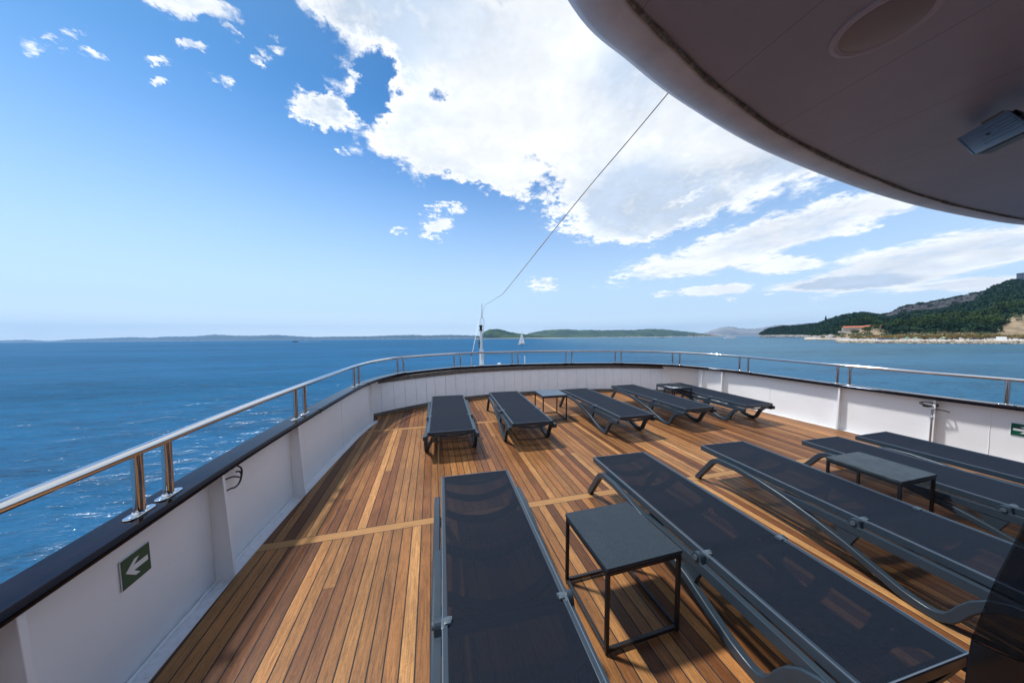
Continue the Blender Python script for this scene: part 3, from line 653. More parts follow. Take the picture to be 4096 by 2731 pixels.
# ------------------------------------------------------------------ canopy overhead
ZC = 2.40
EDGE = spline([(-.62, -3.2), (-.60, -1.6), (-.50, -.7), (-.28, .05), (.03, .48), (.353, .745), (.60, .845), (.92, .945), (1.51, 1.08), (2.36, 1.20), (3.1, 1.265), (3.9, 1.285), (4.5, 1.26), (5.2, 1.14), (5.8, .88), (6.25, .42), (6.5, -.2), (6.62, -1.2), (6.65, -3.2)], 8)
EN = inward(EDGE)
can = thing('canopy', 'overhanging curved canopy roof with pale rounded lip and grey underside', 'canopy')
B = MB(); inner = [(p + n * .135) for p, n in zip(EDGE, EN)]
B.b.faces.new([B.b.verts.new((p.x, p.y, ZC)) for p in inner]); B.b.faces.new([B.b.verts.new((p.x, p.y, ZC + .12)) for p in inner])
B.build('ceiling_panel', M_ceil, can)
MB().quadstrip(sweep(EDGE, EN, [(.134, ZC + .001), (.122, ZC - .006), (.08, ZC - .003), (.035, ZC + .012), (.008, ZC + .034), (.0, ZC + .060), (.006, ZC + .10), (.03, ZC + .121), (.134, ZC + .123)])).build('edge_lip', M_lip, can, smooth=True, angle=60)
MB().tube([(p.x + n.x * (.136 + .0012 * math.sin(i * .9)), p.y + n.y * (.136 + .0012 * math.sin(i * .9)), ZC - .002) for i, (p, n) in enumerate(zip(EDGE, EN))], .0085, 6, rs=[.0065 + .002 * math.sin(i * 1.31) * math.sin(i * .37) for i in range(len(EDGE))]).build('sealant_bead', M_grime, can, smooth=True)
# unseen deckhouse wall added behind to extend the shade, carries the canopy
dh = thing('deckhouse', 'unseen white deckhouse wall behind the camera, added for shade, carrying the canopy', 'deckhouse')
MB().box((2.6, -3.2, 1.2), (7.6, .12, 2.4)).build('wall', M_white, dh)
b = MB()
for x in (.4, 2.6, 4.8): b.box((x, -3.12, 1.45), (1.3, .06, .8), bev=.02)
b.build('window', mat('dark_window', (.01, .012, .015), .05), dh)
# recessed round lamp
lm = thing('ceiling_lamp', 'round recessed ceiling lamp with smoked glossy cover in the canopy underside', 'lamp', (1.135, .53, ZC))
b = MB(); b.quadstrip([[(r * math.cos(a), r * math.sin(a), z) for r, z in ((.098, .0008), (.098, -.004), (.088, -.007), (.080, -.004), (.079, .0008))] for a in [2 * math.pi * k / 40 for k in range(40)]], closed=True).build('rim', mat('lamp_rim', (.34, .295, .33), .45), lm, smooth=True)
b = MB(); rg = [[(max(r, .0005) * math.cos(2 * math.pi * k / 40), max(r, .0005) * math.sin(2 * math.pi * k / 40), z) for k in range(40)] for r, z in ((.080, -.003), (.07, -.004), (.05, -.005), (.03, -.0055), (.0, -.006))]
b.quadstrip(rg).build('cover', mat('smoked_cover', (.22, .185, .20), .3, 0, .35), lm, smooth=True)
# speaker under the canopy
sp = bpy.data.objects.new('speaker', None); COL.objects.link(sp); tag(sp, 'grey ribbed outdoor speaker hung from the canopy at the right edge', 'speaker')
def du(px, py, d): return CAM_D + (CF + CR * ((px - 2048) / PF) - CU * ((py - 1365.5) / PF)) * d
c1, c2, c3 = du(3832, 552, 1.16), du(3898, 618, 1.075), du(4030, 438, .97)
Ax = (c3 - c1).normalized(); Ay = (c2 - c1); Ay = (Ay - Ax * Ay.dot(Ax)).normalized(); Az = Ax.cross(Ay)
if Az.dot(CAM_D - c1) < 0: Az = -Az
LX = (c3 - c1).length; LY = (c2 - c1).length; DZ = .085
Ms = Matrix((Ax, Ay, Ax.cross(Ay))).transposed().to_4x4(); Ms.translation = c1; sp.matrix_world = SHIP @ Ms
zs = 1; Ay = (c2 - c1).normalized(); Ad = (du(3990, 632, 1.17) - du(3898, 618, 1.075)).normalized()
SH = Matrix((Ax, Ay, -Ad)).transposed().to_4x4(); sp.matrix_world = SHIP @ Matrix.Translation(c1)
_bld = MB.build
def spk_build(s_, name, m_, parent=None, **k):
    if parent is sp: bmesh.ops.transform(s_.b, matrix=SH, verts=s_.b.verts)
    return _bld(s_, name, m_, parent, **k)
MB.build = spk_build
b = MB(); b.box((LX / 2, LY / 2, -zs * .012), (LX, LY, .024), bev=.008); b.box((-.004, LY / 2, -zs * .010), (.012, LY * .98, .022), bev=.004)
b.build('back_shell', mat('speaker_shell', (.11, .155, .21), .4, bump=.05, bscale=200), sp, smooth=True)
b = MB()
for i, (f0, yy) in enumerate(((.30, .24), (.30, .40), (.62, .50), (.30, .62), (.26, .78))):
    b.box((LX * (f0 + .95) / 2, LY * yy, zs * .003), (LX * (.95 - f0), .0065, .010), bev=.002)
b.build('rib', MATS['speaker_shell'], sp)
b = MB(); b.cyl((LX * .46, LY * .5, zs * .0005), (LX * .46, LY * .5, zs * .002), .009, 16); b.build('screw_hole', M_dark, sp)
b = MB()
rg = [[(x0, y0, -zs * z) for x0, y0 in ((.004 + k * .5, k * .25 + .0), (LX - k * .2, k * .25), (LX - k * .2, LY - k * .25), (.004 + k * .5, LY - k * .25))] for z, k in ((.0245, 0.), (.06, .01), (.135, .03))]
b.quadstrip(rg).build('grille_body', mat('speaker_dark', (.03, .03, .034), .5), sp)
b = MB()
for k in range(3): b.box((LX * .5, LY + .0005 - k * .004, -zs * (.032 + .02 * k)), (LX * .8, .004, .004))
b.build('trim_ridge', M_dark, sp)
b = MB(); b.box((LX * .72, -.012, -zs * .045), (.10, .018, .05), bev=.004); b.build('bracket', mat('brass_bracket', (.16, .09, .03), .4, .3), sp)
b = MB(); b.box((LX * .95, .02, -zs * .13), (.05, .05, .14), bev=.005); b.build('mount_arm', M_dark, sp)
MB.build = _bld
# smoked curved windscreen panel at the right edge
scn = thing('wind_screen', 'curved smoked acrylic wind screen panel with black foot at the right edge', 'screen')
def smoke():
    mt = bpy.data.materials.new('smoked_acrylic'); mt.use_nodes = True; T = NT(mt.node_tree); b = T.n['Principled BSDF']; o = T.n['Material Output']
    b.inputs['Base Color'].default_value = (.006, .007, .009, 1); b.inputs['Roughness'].default_value = .04
    tr = T.node('ShaderNodeBsdfTransparent'); tr.inputs[0].default_value = (.44, .43, .45, 1)
    mx = T.node('ShaderNodeMixShader'); lw = T.node('ShaderNodeLayerWeight'); lw.inputs[0].default_value = .35
    T.put(mx.inputs[0], T.ramp(lw.outputs['Facing'], 0, 1,   .08, .5, False)); T.l.new(tr.outputs[0], mx.inputs[1]); T.l.new(b.outputs[0], mx.inputs[2]); T.l.new(mx.outputs[0], o.inputs[0]); return mt
M_smoke = smoke()
def screen(lo, hi, m_, name):
    ed = [du(*p, d) for *p, d in [((4120), 2060, .80), (4050, 2200, .80), (3992, 2312, .80), (3940, 2440, .80), (3891, 2562, .80), (3872, 2680, .80), (3858, 2800, .80), (3850, 2900, .80)]]
    ed = ed[lo:hi]; prof = [(0, 0), (.012, -.035), (.04, -.075), (.10, -.12), (.2, -.16), (.34, -.18)]
    rg = []
    for p in ed:
        outer = [p + V((a, -.0 + c, 0)) for a, c in prof]; inn = [q + V((.004, .004, 0)) for q in outer][::-1]
        rg.append([tuple(q) for q in outer + inn])
    if hi == 8: rg = rg[:-1] + [[(x, y, .001) for x, y, z in rg[-2]]]
    return MB().quadstrip(rg).build(name, m_, scn, smooth=True)
screen(0, 5, M_smoke, 'smoked_panel'); screen(4, 8, mat('black_gloss', (.006, .006, .008), .12), 'foot')
# ------------------------------------------------------------------ bow: foredeck, mast, fittings and stay
def dp(px, py, d): return du(px, py, d)
bowpts = [(-1.3, 6.0), (-1.0, 7.5), (-.3, 10.), (.9, 13.), (2.0, 15.0), (2.56, 15.7), (3.1, 15.), (4.2, 13.), (5.4, 10.), (6.1, 7.5), (6.35, 6.0)]
hul = thing('ship_hull', 'white steel hull of the ship below the sun deck running out to the bow', 'hull')
full = [(p.x - n.x * .13, p.y - n.y * .13) for p, n in zip(PATH, NIN)]
full = [(x, y) for x, y in full if y < 5.5 and x < 2] + [(x, y) for x, y in bowpts] + [(x, y) for x, y in full if y < 5.5 and x > 2]
cxy = V((2.56, 4.))
rg = []
for z, k in ((-1.25, 1.0), (-2.6, .985), (-4.2, .95), (-6.3, .88)): rg.append([(cxy.x + (x - cxy.x) * k, cxy.y + (y - cxy.y) * (k if y > 4 else 1), z) for x, y in full])
MB().quadstrip(rg, caps=False).build('plating', M_white, hul, smooth=True)
b = MB(); b.b.faces.new([b.b.verts.new((x, y, -1.9)) for x, y in full]); b.build('foredeck', mat('green_deck_paint', (.10, .14, .13), .6), hul)
full2 = [(p.x - n.x * .13, p.y - n.y * .13) for p, n in zip(PATH, NIN)]
MB().quadstrip([[(x, y, -.58) for x, y in full2], [(x, y, -1.95) for x, y in full2]], caps=False).build('front_bulkhead', M_white, hul, smooth=True)
M_mast = mat('mast_white', (.74, .75, .76), .4, var=.08, vscale=2)
D_ = 11.0; base = dp(1925.5, 1458, D_); x0 = base.x; y0 = base.y; k = D_ / PF
def zz(py): return dp(1926, py, D_).z
def xx(px): return (px - 1926) * k * .985
mst = thing('bow_mast', 'white signal mast on the bow with black navigation light and wire hoop', 'mast', (x0, y0, -1.9))
def mz(py): return zz(py) + 1.9
b = MB(); b.tube([(0, 0, 0), (xx(1927), 0, mz(1398))], .1, 4, rs=[18 * k * .62 * 1.1, 15 * k * .55]); b.build('lower_post', M_mast, mst)
b = MB(); b.box((xx(1925), 0, (mz(1398) + mz(1322)) / 2), (9.5 * k, 8 * k, mz(1322) - mz(1398)), bev=.01); b.build('upper_post', M_mast, mst)
b = MB(); b.tube([(xx(1924), -.02, mz(1323)), (xx(1924), -.02, mz(1320)), (xx(1924), -.02, mz(1318)), (xx(1924), -.02, mz(1307)), (xx(1924), -.02, mz(1304)), (xx(1924), -.02, mz(1300))], .05, 16, rs=[8 * k, 7 * k, 5.5 * k, 5.5 * k, 7.5 * k, 6 * k])
b.build('navigation_light', M_dark, mst, smooth=True)
hp = [(xx(1922.5), 0, mz(1360)), (xx(1921), 0, mz(1330)), (xx(1921), 0, mz(1280)), (xx(1923), 0, mz(1273)), (xx(1928), 0, mz(1269.5)), (xx(1934), 0, mz(1273)), (xx(1937.5), 0, mz(1280)), (xx(1935), 0, mz(1320)), (xx(1932), 0, mz(1350)), (xx(1929), 0, mz(1362))]
MB().tube(hp, .009, 8).build('guard_hoop', M_steel2, mst, smooth=True)
MB().tube([(xx(1928), 0, mz(1270)), (xx(1929), 0, mz(1216))], .01, 8, rs=[.016, .011]).build('antenna', M_steel2, mst, smooth=True)
b = MB(); b.tube([(xx(1917), -.02, mz(1391)), (xx(1917.3), -.02, mz(1374)), (xx(1917), -.02, mz(1372)), (xx(1917.5), -.02, mz(1354))], .02, 10, rs=[2.6 * k, 2.0 * k, 2.8 * k, 1.4 * k]); b.build('horn', M_dark, mst, smooth=True)
MB().tube([(xx(1930), -.1, mz(1415)), (xx(1931), -.11, mz(1430)), (xx(1928), -.11, mz(1438)), (xx(1924), -.11, mz(1434)), (xx(1925), -.1, mz(1405))], .006, 6).build('cable', M_cable, mst, smooth=True)
# stay rope from the mast to the canopy edge
topm = dp(1930, 1219, D_)
endp = dp(2683, 366, 1.0); 
tt = [dp(1940, 1219, D_), dp(1965, 1205, 10.3), dp(1985, 1192, 9.8), dp(2010, 1176, 8.9), dp(2040, 1140, 7.6), dp(2095, 1072, 5.17), dp(2200, 940, 3.20), dp(2350, 755, 2.08), dp(2520, 555, 1.50), dp(2683, 360, 1.18)]
tt = [p for p in tt]
rs_ = [.009, .009, .009, .009, .0080, .0060, .0042, .0033, .0028, .0025]
b = MB(); S = spline(tt, 6); b.tube([tuple(p) for p in S], .006, 8, rs=[rs_[min(9, i // 6)] for i in range(len(S))])
st = b.build('stay_rope', mat('pale_rope', (.62, .58, .50), .7, bump=.4, bscale=300), smooth=True); tag(st, 'thin pale stay rope running from the bow mast up to the canopy', 'rope')
b = MB(); b.tube([tuple(dp(1940, 1219, D_)), tuple(dp(1932, 1247, D_)), tuple(dp(1925, 1300, D_ - .05)), tuple(dp(1924, 1400, D_ - .12))], .006, 6)
tag(b.build('halyard', M_steel2, smooth=True), 'thin wire dropping beside the hoop of the bow mast', 'wire')
b = MB(); b.tube([tuple(dp(1928, 1238, D_)), tuple(dp(1912, 1300, D_ - .3)), tuple(dp(1900, 1360, D_ - .7)), tuple(dp(1889, 1412, D_ - 1.))], .005, 6)
tag(b.build('guy_wire', M_steel2, smooth=True), 'thin slanting guy wire left of the bow mast', 'wire')
b = dp(1885.5, 1500, D_ - 1.); t2 = dp(1884.5, 1423, D_ - 1.)
pl = thing('flag_staff', 'short grey steel staff on the foredeck left of the mast', 'pole', (b.x, b.y, -1.9))
MB().cyl((0, 0, 0), (t2.x - b.x, t2.y - b.y, t2.z + 1.9), .02, 12).build('tube', M_steel2, pl, smooth=True)
MB().box((t2.x - b.x, t2.y - b.y, t2.z + 1.93), (.035, .035, .05), bev=.008).build('shackle', M_dark, pl)
b = dp(1997, 1500, D_); t2 = dp(1997, 1452, D_)
vn = thing('deck_vent', 'low white rounded ventilator cap just showing above the capping', 'ventilator', (b.x, b.y, -1.9)); h = t2.z + 1.9
MB().tube([(0, 0, 0), (0, 0, h - .10)], .05, 16).build('stem', M_mast, vn, smooth=True)
MB().tube([(0, 0, h - .10), (0, 0, h - .05), (0, 0, h - .01), (0, 0, h)], .08, 20, rs=[.075, .074, .066, .05]).build('cap', M_mast, vn, smooth=True)
b = dp(2102, 1500, D_); t2 = dp(2099, 1417, D_)
vp = thing('white_pipe', 'thin white pipe with black tip standing on the bow right of the mast', 'pipe', (b.x, b.y, -1.9)); h = t2.z + 1.9
MB().cyl((0, 0, 0), (t2.x - b.x, t2.y - b.y, h - .03), .0175, 12).build('tube', M_mast, vp, smooth=True)
MB().cyl((t2.x - b.x, t2.y - b.y, h - .03), (t2.x - b.x, t2.y - b.y, h), .02, 12).build('tip', M_dark, vp, smooth=True)
# ------------------------------------------------------------------ sea
def sea_fn(T, b, oc):
    s = T.sep(oc)
    big = T.noise(T.vmath('MULTIPLY', oc, (.25, 1., 1.)), .006, 5, .6, 1.); mid = T.noise(T.vmath('MULTIPLY', oc, (.5, 1., 1.)), .05, 4, .6)
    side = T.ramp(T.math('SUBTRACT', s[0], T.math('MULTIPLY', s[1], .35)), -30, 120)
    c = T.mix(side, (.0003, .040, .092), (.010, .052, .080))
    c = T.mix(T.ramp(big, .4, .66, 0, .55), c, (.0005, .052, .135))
    c = T.mix(T.ramp(mid, .45, .7, 0, .25), c, (.0006, .020, .050))
    T.put(b.inputs['Base Color'], c)
    b.inputs['IOR'].default_value = 1.333; b.inputs['Specular IOR Level'].default_value = .22
    T.put(b.inputs['Roughness'], T.ramp(big, .3, .7, .09, .2))
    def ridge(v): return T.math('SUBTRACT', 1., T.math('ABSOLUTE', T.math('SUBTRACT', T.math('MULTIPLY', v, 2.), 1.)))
    rot = T.node('ShaderNodeVectorRotate', rotation_type='Z_AXIS'); T.put(rot.inputs['Vector'], oc); rot.inputs['Angle'].default_value = math.radians(4)
    ov = T.vmath('MULTIPLY', rot.outputs[0], (.5, 1.5, 1.))
    n0 = T.noise(ov, 8., 3, .6, .3); n1 = T.noise(ov, 3.0, 4, .6, .5); n2 = T.noise(ov, 1.1, 4, .6, .6); n3 = T.noise(ov, .32, 4, .6, .4); n4 = T.noise(ov, .06, 4, .6, .4)
    h = T.math('ADD', T.math('ADD', T.math('MULTIPLY', ridge(n0), .005), T.math('MULTIPLY', ridge(n1), .021)), T.math('ADD', T.math('MULTIPLY', ridge(n2), .085), T.math('ADD', T.math('MULTIPLY', n3, .24), T.math('MULTIPLY', n4, .7))))
    bp = T.node('ShaderNodeBump'); bp.inputs['Strength'].default_value = .9; bp.inputs['Distance'].default_value = 1.; T.put(bp.inputs['Height'], h)
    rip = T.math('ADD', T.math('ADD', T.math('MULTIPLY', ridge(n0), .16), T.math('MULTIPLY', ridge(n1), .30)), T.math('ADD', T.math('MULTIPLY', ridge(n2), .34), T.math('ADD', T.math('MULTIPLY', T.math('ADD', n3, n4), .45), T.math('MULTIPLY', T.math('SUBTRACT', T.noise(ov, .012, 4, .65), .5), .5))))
    c = T.vmath('SCALE', c, T.ramp(rip, .76, 1.24, .30, 2.0))  # bright crests and dark troughs: ripple highlights and shade put into the water colour
    # light leaving the water body plus the broken reflection of an unresolved choppy surface
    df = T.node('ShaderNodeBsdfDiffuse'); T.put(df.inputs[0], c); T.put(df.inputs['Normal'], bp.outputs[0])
    gl = T.node('ShaderNodeBsdfGlossy'); T.put(gl.inputs['Roughness'], T.ramp(big, .3, .7, .17, .26)); T.put(gl.inputs['Normal'], bp.outputs[0]); gl.inputs[0].default_value = (.9, .95, 1, 1)
    fr = T.node('ShaderNodeFresnel'); fr.inputs[0].default_value = 1.333; T.put(fr.inputs['Normal'], bp.outputs[0])
    mx = T.node('ShaderNodeMixShader'); T.put(mx.inputs[0], T.math('MINIMUM', T.math('MULTIPLY', fr.outputs[0], .34), T.mix(side, (.11, .11, .11), (.24, .24, .24))))
    T.l.new(df.outputs[0], mx.inputs[1]); T.l.new(gl.outputs[0], mx.inputs[2]); T.l.new(mx.outputs[0], T.n['Material Output'].inputs[0])
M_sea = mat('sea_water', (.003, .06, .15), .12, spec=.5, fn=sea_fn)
def make_sea():
    cx, cy = CAMW.x, CAMW.y
    th = np.radians(np.linspace(-112, 118, 1000)); r = 4.5 * np.exp(np.linspace(0, math.log(700 / 4.5), 520))
    X = np.sin(th)[None] * r[:, None]; Y = np.cos(th)[None] * r[:, None]
    cell = np.maximum(r * (th[1] - th[0]), r * (math.log(700 / 4.5) / 519))[:, None]
    Z = np.zeros_like(X); lam = np.exp(RNG.uniform(math.log(.3), math.log(4.5), 130))
    for l in lam:
        a = math.radians(84) + RNG.normal(0, .5); k = 2 * math.pi / l; ph = RNG.uniform(0, 6.28); amp = .0031 * l ** .8
        fade = np.clip((l / cell - 3.0) / 3, 0, 1); w = (X * math.cos(a) + Y * math.sin(a)) * k + ph
        w = w + .6 * np.sin((X * math.sin(a) - Y * math.cos(a)) * k * .31 + ph * 2)
        Z += amp * fade * (1 - 2 * np.abs(np.sin(w / 2)) ** 1.3)
    P = np.stack([X + cx, Y + cy, Z], -1).reshape(-1, 3); nr, nt = X.shape
    i = np.arange(nr - 1)[:, None] * nt + np.arange(nt - 1)[None]; F = np.stack([i, i + 1, i + nt + 1, i + nt], -1).reshape(-1, 4)
    # far skirt to the horizon and the quarter behind, one sheet
    rr = np.concatenate([[700], np.geomspace(1000, 90000, 14)]); n0 = len(P)
    X2 = np.sin(th)[None] * rr[:, None]; Y2 = np.cos(th)[None] * rr[:, None]; P2 = np.stack([X2 + cx, Y2 + cy, 0 * X2], -1).reshape(-1, 3)
    j = np.arange(len(rr) - 1)[:, None] * nt + np.arange(nt - 1)[None] + n0; F2 = np.stack([j, j + 1, j + nt + 1, j + nt], -1).reshape(-1, 4)
    t3 = np.radians(np.linspace(118, 248, 60)); r3 = np.concatenate([[4.5], np.geomspace(10, 90000, 24)]); n1 = n0 + len(P2)
    X3 = np.sin(t3)[None] * r3[:, None]; Y3 = np.cos(t3)[None] * r3[:, None]; P3 = np.stack([X3 + cx, Y3 + cy, 0 * X3], -1).reshape(-1, 3)
    q = np.arange(len(r3) - 1)[:, None] * 60 + np.arange(59)[None] + n1; F3 = np.stack([q, q + 1, q + 61, q + 60], -1).reshape(-1, 4)
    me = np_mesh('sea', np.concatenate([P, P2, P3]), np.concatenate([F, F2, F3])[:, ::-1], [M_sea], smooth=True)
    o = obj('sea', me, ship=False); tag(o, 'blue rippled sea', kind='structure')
make_sea()
# ------------------------------------------------------------------ far land
def interp(tab, x):
    xs = [a for a, _ in tab]; return float(np.interp(x, xs, [b for _, b in tab]))
def fbm(x, seed=0, oct=5):
    r = np.random.default_rng(seed); v = 0; a = 1
    for o in range(oct):
        ph = r.uniform(0, 6.28, 3); f = 2 ** o
        v += a * (math.sin(x * f + ph[0]) + .5 * math.sin(x * f * 1.7 + ph[1])); a *= .55
    return v
def land(name, crest, depth, thick, m_, label, step=3., seed=1, rough_=1.2, shore=.12):
    px0, px1 = crest[0][0], crest[-1][0]; xs = np.arange(px0, px1 + .1, step); rows = 12; P = []
    for x in xs:
        cz = max(.2, at(x, interp(crest, x) , depth + thick).z)
        for j in range(rows + 1):
            t = j / rows; d = depth + thick * t
            z = -1 + (cz + 1) * (shore * (1 if t > 0 else 0) + (1 - shore) * t ** .9) if t > 0 else -1
            z *= 1 + (0 if t in (0, 1) else .16 * fbm(x * .035 + t * 3.1, seed + j, 4) * (1 - t))
            if j == rows: z += rough_ * fbm(x * .2, seed + 99, 4)
            p = ground(x + (6 * math.sin(x * .05 + t * 5) * t * (1 - t)), d, z); P.append(p)
        P.append(ground(x, depth + thick * 1.9, -1))
    n = rows + 2; F = []
    for i in range(len(xs) - 1):
        for j in range(n - 1): F.append((i * n + j, (i + 1) * n + j, (i + 1) * n + j + 1, i * n + j + 1))
    o = obj(name, np_mesh(name, P, F, [m_], smooth=True), ship=False); tag(o, label, kind='structure'); return o
def far_fn(c1, c2, c3, sc, thr=.6):
    def f(T, b, oc):
        n = T.noise(oc, sc, 7, .68, .4); n2 = T.noise(oc, sc * 7, 4, .7)
        c = T.mix(T.ramp(n, .40, .58), c1, c2); c = T.mix(T.ramp(n2, thr - .04, thr + .08, 0, .8), c, c3)
        z = T.sep(oc)[2]; c = T.mix(T.ramp(T.math('ADD', z, T.math('MULTIPLY', n2, 6.)), 5.5, 9., 1, 0), c, (.42, .36, .28))
        T.put(b.inputs['Base Color'], c)
        bp = T.node('ShaderNodeBump'); bp.inputs['Strength'].default_value = 1.; bp.inputs['Distance'].default_value = 14.; T.put(bp.inputs['Height'], T.noise(oc, sc * 5, 6, .7)); T.put(b.inputs['Normal'], bp.outputs[0])
    return f
M_far = mat('distant_scrub', rough=.95, spec=.1, fn=far_fn((.02, .035, .03), (.045, .055, .045), (.12, .115, .10), .0009))
M_isl = mat('island_scrub', rough=.95, spec=.1, fn=far_fn((.012, .034, .018), (.05, .085, .028), (.15, .15, .08), .0035, .60))
M_mtn = mat('grey_mountain_rock', rough=.95, spec=.1, fn=far_fn((.16, .16, .15), (.28, .265, .24), (.42, .36, .30), .0011, .58))
hz = lambda x: 1351.5 - (x - 2048) * .0082
land('hills', [(-700, 1372), (-300, 1368), (0, 1361.5), (103, 1358.5), (200, 1364), (290, 1366)], 11500, 1000, M_far, 'faint far hills on the left horizon', 6, 3, 6)
land('hills', [(190, 1364.5), (290, 1357), (420, 1352), (524, 1348), (604, 1350.6), (655, 1346), (772, 1345), (857, 1337.5), (936, 1342), (1020, 1342.5), (1107, 1339), (1196, 1345), (1262, 1348), (1327, 1346), (1468, 1345), (1561, 1341), (1655, 1339), (1702, 1341.7), (1795, 1339), (1903, 1341.7), (1960, 1345)], 9000, 900, M_far, 'long low blue hills across the left horizon', 5, 5, 5)
land('hills', [(2740, 1343), (2812.8, 1332), (2856, 1318), (2894, 1307.5), (2922, 1305.5), (2958, 1312), (3006, 1315), (3034, 1313), (3073, 1305.5), (3111, 1299), (3150, 1300), (3200, 1294), (3261, 1290), (3289, 1292), (3330, 1300), (3400, 1310)], 7800, 1500, M_mtn, 'pale grey mountain with a quarry behind the headland', 4, 8, 8)
ISL1 = [(2080, 1348), (2105, 1337), (2127, 1329.7), (2183, 1320), (2267, 1316), (2314, 1320), (2361, 1319), (2408, 1321), (2478, 1319), (2530, 1320), (2595, 1315), (2656, 1316.6), (2712, 1322.7), (2773, 1328.7), (2829, 1336.7), (2876, 1343), (2900, 1344)]
land('hills', ISL1, 4200, 900, M_isl, 'long green wooded coast with villages along its shore', 3, 11, 2.5)
ISL2 = [(1897, 1351.8), (1906, 1347), (1919.6, 1341), (1939, 1325), (1957, 1317.5), (1975, 1315.7), (1996, 1316), (2010, 1318.7), (2028, 1325), (2055, 1330), (2082, 1334), (2109, 1337), (2150, 1341), (2210, 1347), (2250, 1349)]
land('hills', ISL2, 2900, 260, M_isl, 'rounded green wooded headland behind the bow mast', 2, 21, 1.5)
# white quarry scar on the mountain, small bright cliff
# ------------------------------------------------------------------ villages
M_hw = [mat('plaster_%s' % n, c, .8) for n, c in (('cream', (.62, .55, .45)), ('white', (.75, .73, .70)), ('pink', (.55, .38, .30)), ('sand', (.50, .42, .32)))]
M_tile = mat('roof_tile', (.36, .12, .06), .8, var=.2, vscale=.5)
def house_mesh(m_):
    b = MB(); b.box((0, 0, .35), (1, .8, .7)); 
    b.prism([(-.56, .70), (.56, .70), (0, 1.0)], 'y', -.44, .44, mi=1); bmesh.ops.recalc_face_normals(b.b, faces=b.b.faces)
    me = bpy.data.meshes.new('house'); b.b.to_mesh(me); b.b.free(); me.materials.append(m_); me.materials.append(M_tile); return me
HM = [house_mesh(m_) for m_ in M_hw]
def clusters():
    out = []
    for x0, x1, n, up in ((2398, 2440, 8, 12), (2478, 2530, 10, 22), (2545, 2623, 34, 60), (2672, 2690, 7, 20), (2692, 2740, 10, 24), (2745, 2790, 14, 30), (2790, 2860, 26, 26)):
        for _ in range(n): out.append((random.uniform(x0, x1), 4205 + random.random() ** 1.4 * up * 5, 'small tile roofed house in the villages on the far green coast', 'houses in the coastal villages'))
    for _ in range(26): out.append((random.uniform(2860, 3044), 8020 + random.random() * 250, 'tiny pale building at the foot of the far grey mountain', 'buildings under the far mountain'))
    for _ in range(14): out.append((random.uniform(1480, 1890), 9010 + random.random() * 40, 'tiny pale house on the shore of the long blue hills', 'houses under the blue hills'))
    return out
for x, d, lab, grp in clusters():
    f = (d - 4200) / 900 if d < 6000 else .02
    cz = 3 + max(0, f) * 75 if d < 6000 else 4
    s_ = random.uniform(9, 16) * (1 if d < 6000 else 2.0)
    h = bpy.data.objects.new('house', random.choice(HM)); COL.objects.link(h); p = ground(x, d, cz)
    h.matrix_world = Matrix.Translation(p) @ Matrix.Rotation(random.uniform(-.6, .6), 4, 'Z') @ Matrix.Diagonal((s_ * random.uniform(.9, 1.6), s_, s_ * random.uniform(.7, 1.), 1))
    tag(h, lab, 'house', grp)
# ------------------------------------------------------------------ wooded headland on the right
CREST = [(3043, 1338), (3049, 1333), (3062, 1322), (3085, 1314), (3116, 1308), (3150, 1304.5), (3186, 1303.6), (3225, 1301), (3261, 1299), (3290, 1290), (3317, 1280), (3355, 1270), (3396, 1264), (3447, 1255.7), (3480, 1259), (3512, 1262.7), (3559, 1253), (3615, 1226), (3670, 1216), (3727, 1209.4), (3780, 1198), (3838, 1187), (3908, 1172), (3955, 1164), (3992, 1147), (4020, 1134), (4048, 1126), (4096, 1121), (4300, 1108), (4700, 1090), (5400, 1060)]
CD = [(3043, 1080), (3110, 1060), (3219, 960), (3345, 840), (3560, 760), (4096, 640), (5400, 560)]      # distance of the crest
SD = [(3043, 1050), (3110, 960), (3190, 860), (3222, 700), (3260, 520), (3345, 400), (3400, 330), (3600, 285), (3900, 262), (4300, 250), (5400, 240)]  # inner edge of the flat shore
def hill_z(px, t):
    cz = at(px, interp(CREST, px), interp(CD, px)).z - 2
    lowbank = interp([(3043, 9), (3200, 8), (3345, 3), (3560, 3), (5400, 3)], px)
    bank = interp([(3043, 0), (3330, 0), (3400, 10), (3520, 11), (3560, 5), (3640, 12), (3980, 13), (4060, 22), (5400, 24)], px)
    z = lowbank * min(1, t / .02) if t > 0 else 0
    z += bank * min(1, max(0, (t - .03) / .09)) ** .8
    tt = max(0, (t - .14) / .86)
    cl = interp([(3500, 0), (3560, .30), (3727, .36), (3908, .26), (3960, .05), (3990, 0), (4010, .08), (4096, .08), (5400, 0)], px)   # height share of the cliff
    rise = (cz - z) 
    prof = (1 - cl) * min(1, tt / .92) ** 1.15 + cl * min(1, max(0, (tt - .92) / .05))
    z = z + rise * prof
    z += 2.2 * fbm(px * .02 + t * 4, 31, 4) * t * (1 - t)
    return z
def hill_p(px, t):
    d = interp(SD, px) * (1 - t) + interp(CD, px) * t
    return ground(px, d, hill_z(px, t))
def rock_fn(T, b, oc):
    n = T.noise(T.vmath('MULTIPLY', oc, (1., 1., .35)), .16, 7, .72, .6); n2 = T.noise(oc, .7, 5, .7)
    c = T.colramp(n, [(.34, (.02, .022, .025)), (.48, (.055, .057, .065)), (.6, (.11, .107, .112)), (.78, (.22, .19, .165))])
    c = T.mix(T.ramp(n2, .56, .68, 0, .8), c, (.03, .045, .02)); T.put(b.inputs['Base Color'], c)
    bp = T.node('ShaderNodeBump'); bp.inputs['Strength'].default_value = 1.; bp.inputs['Distance'].default_value = 2.5; T.put(bp.inputs['Height'], n); T.put(b.inputs['Normal'], bp.outputs[0])
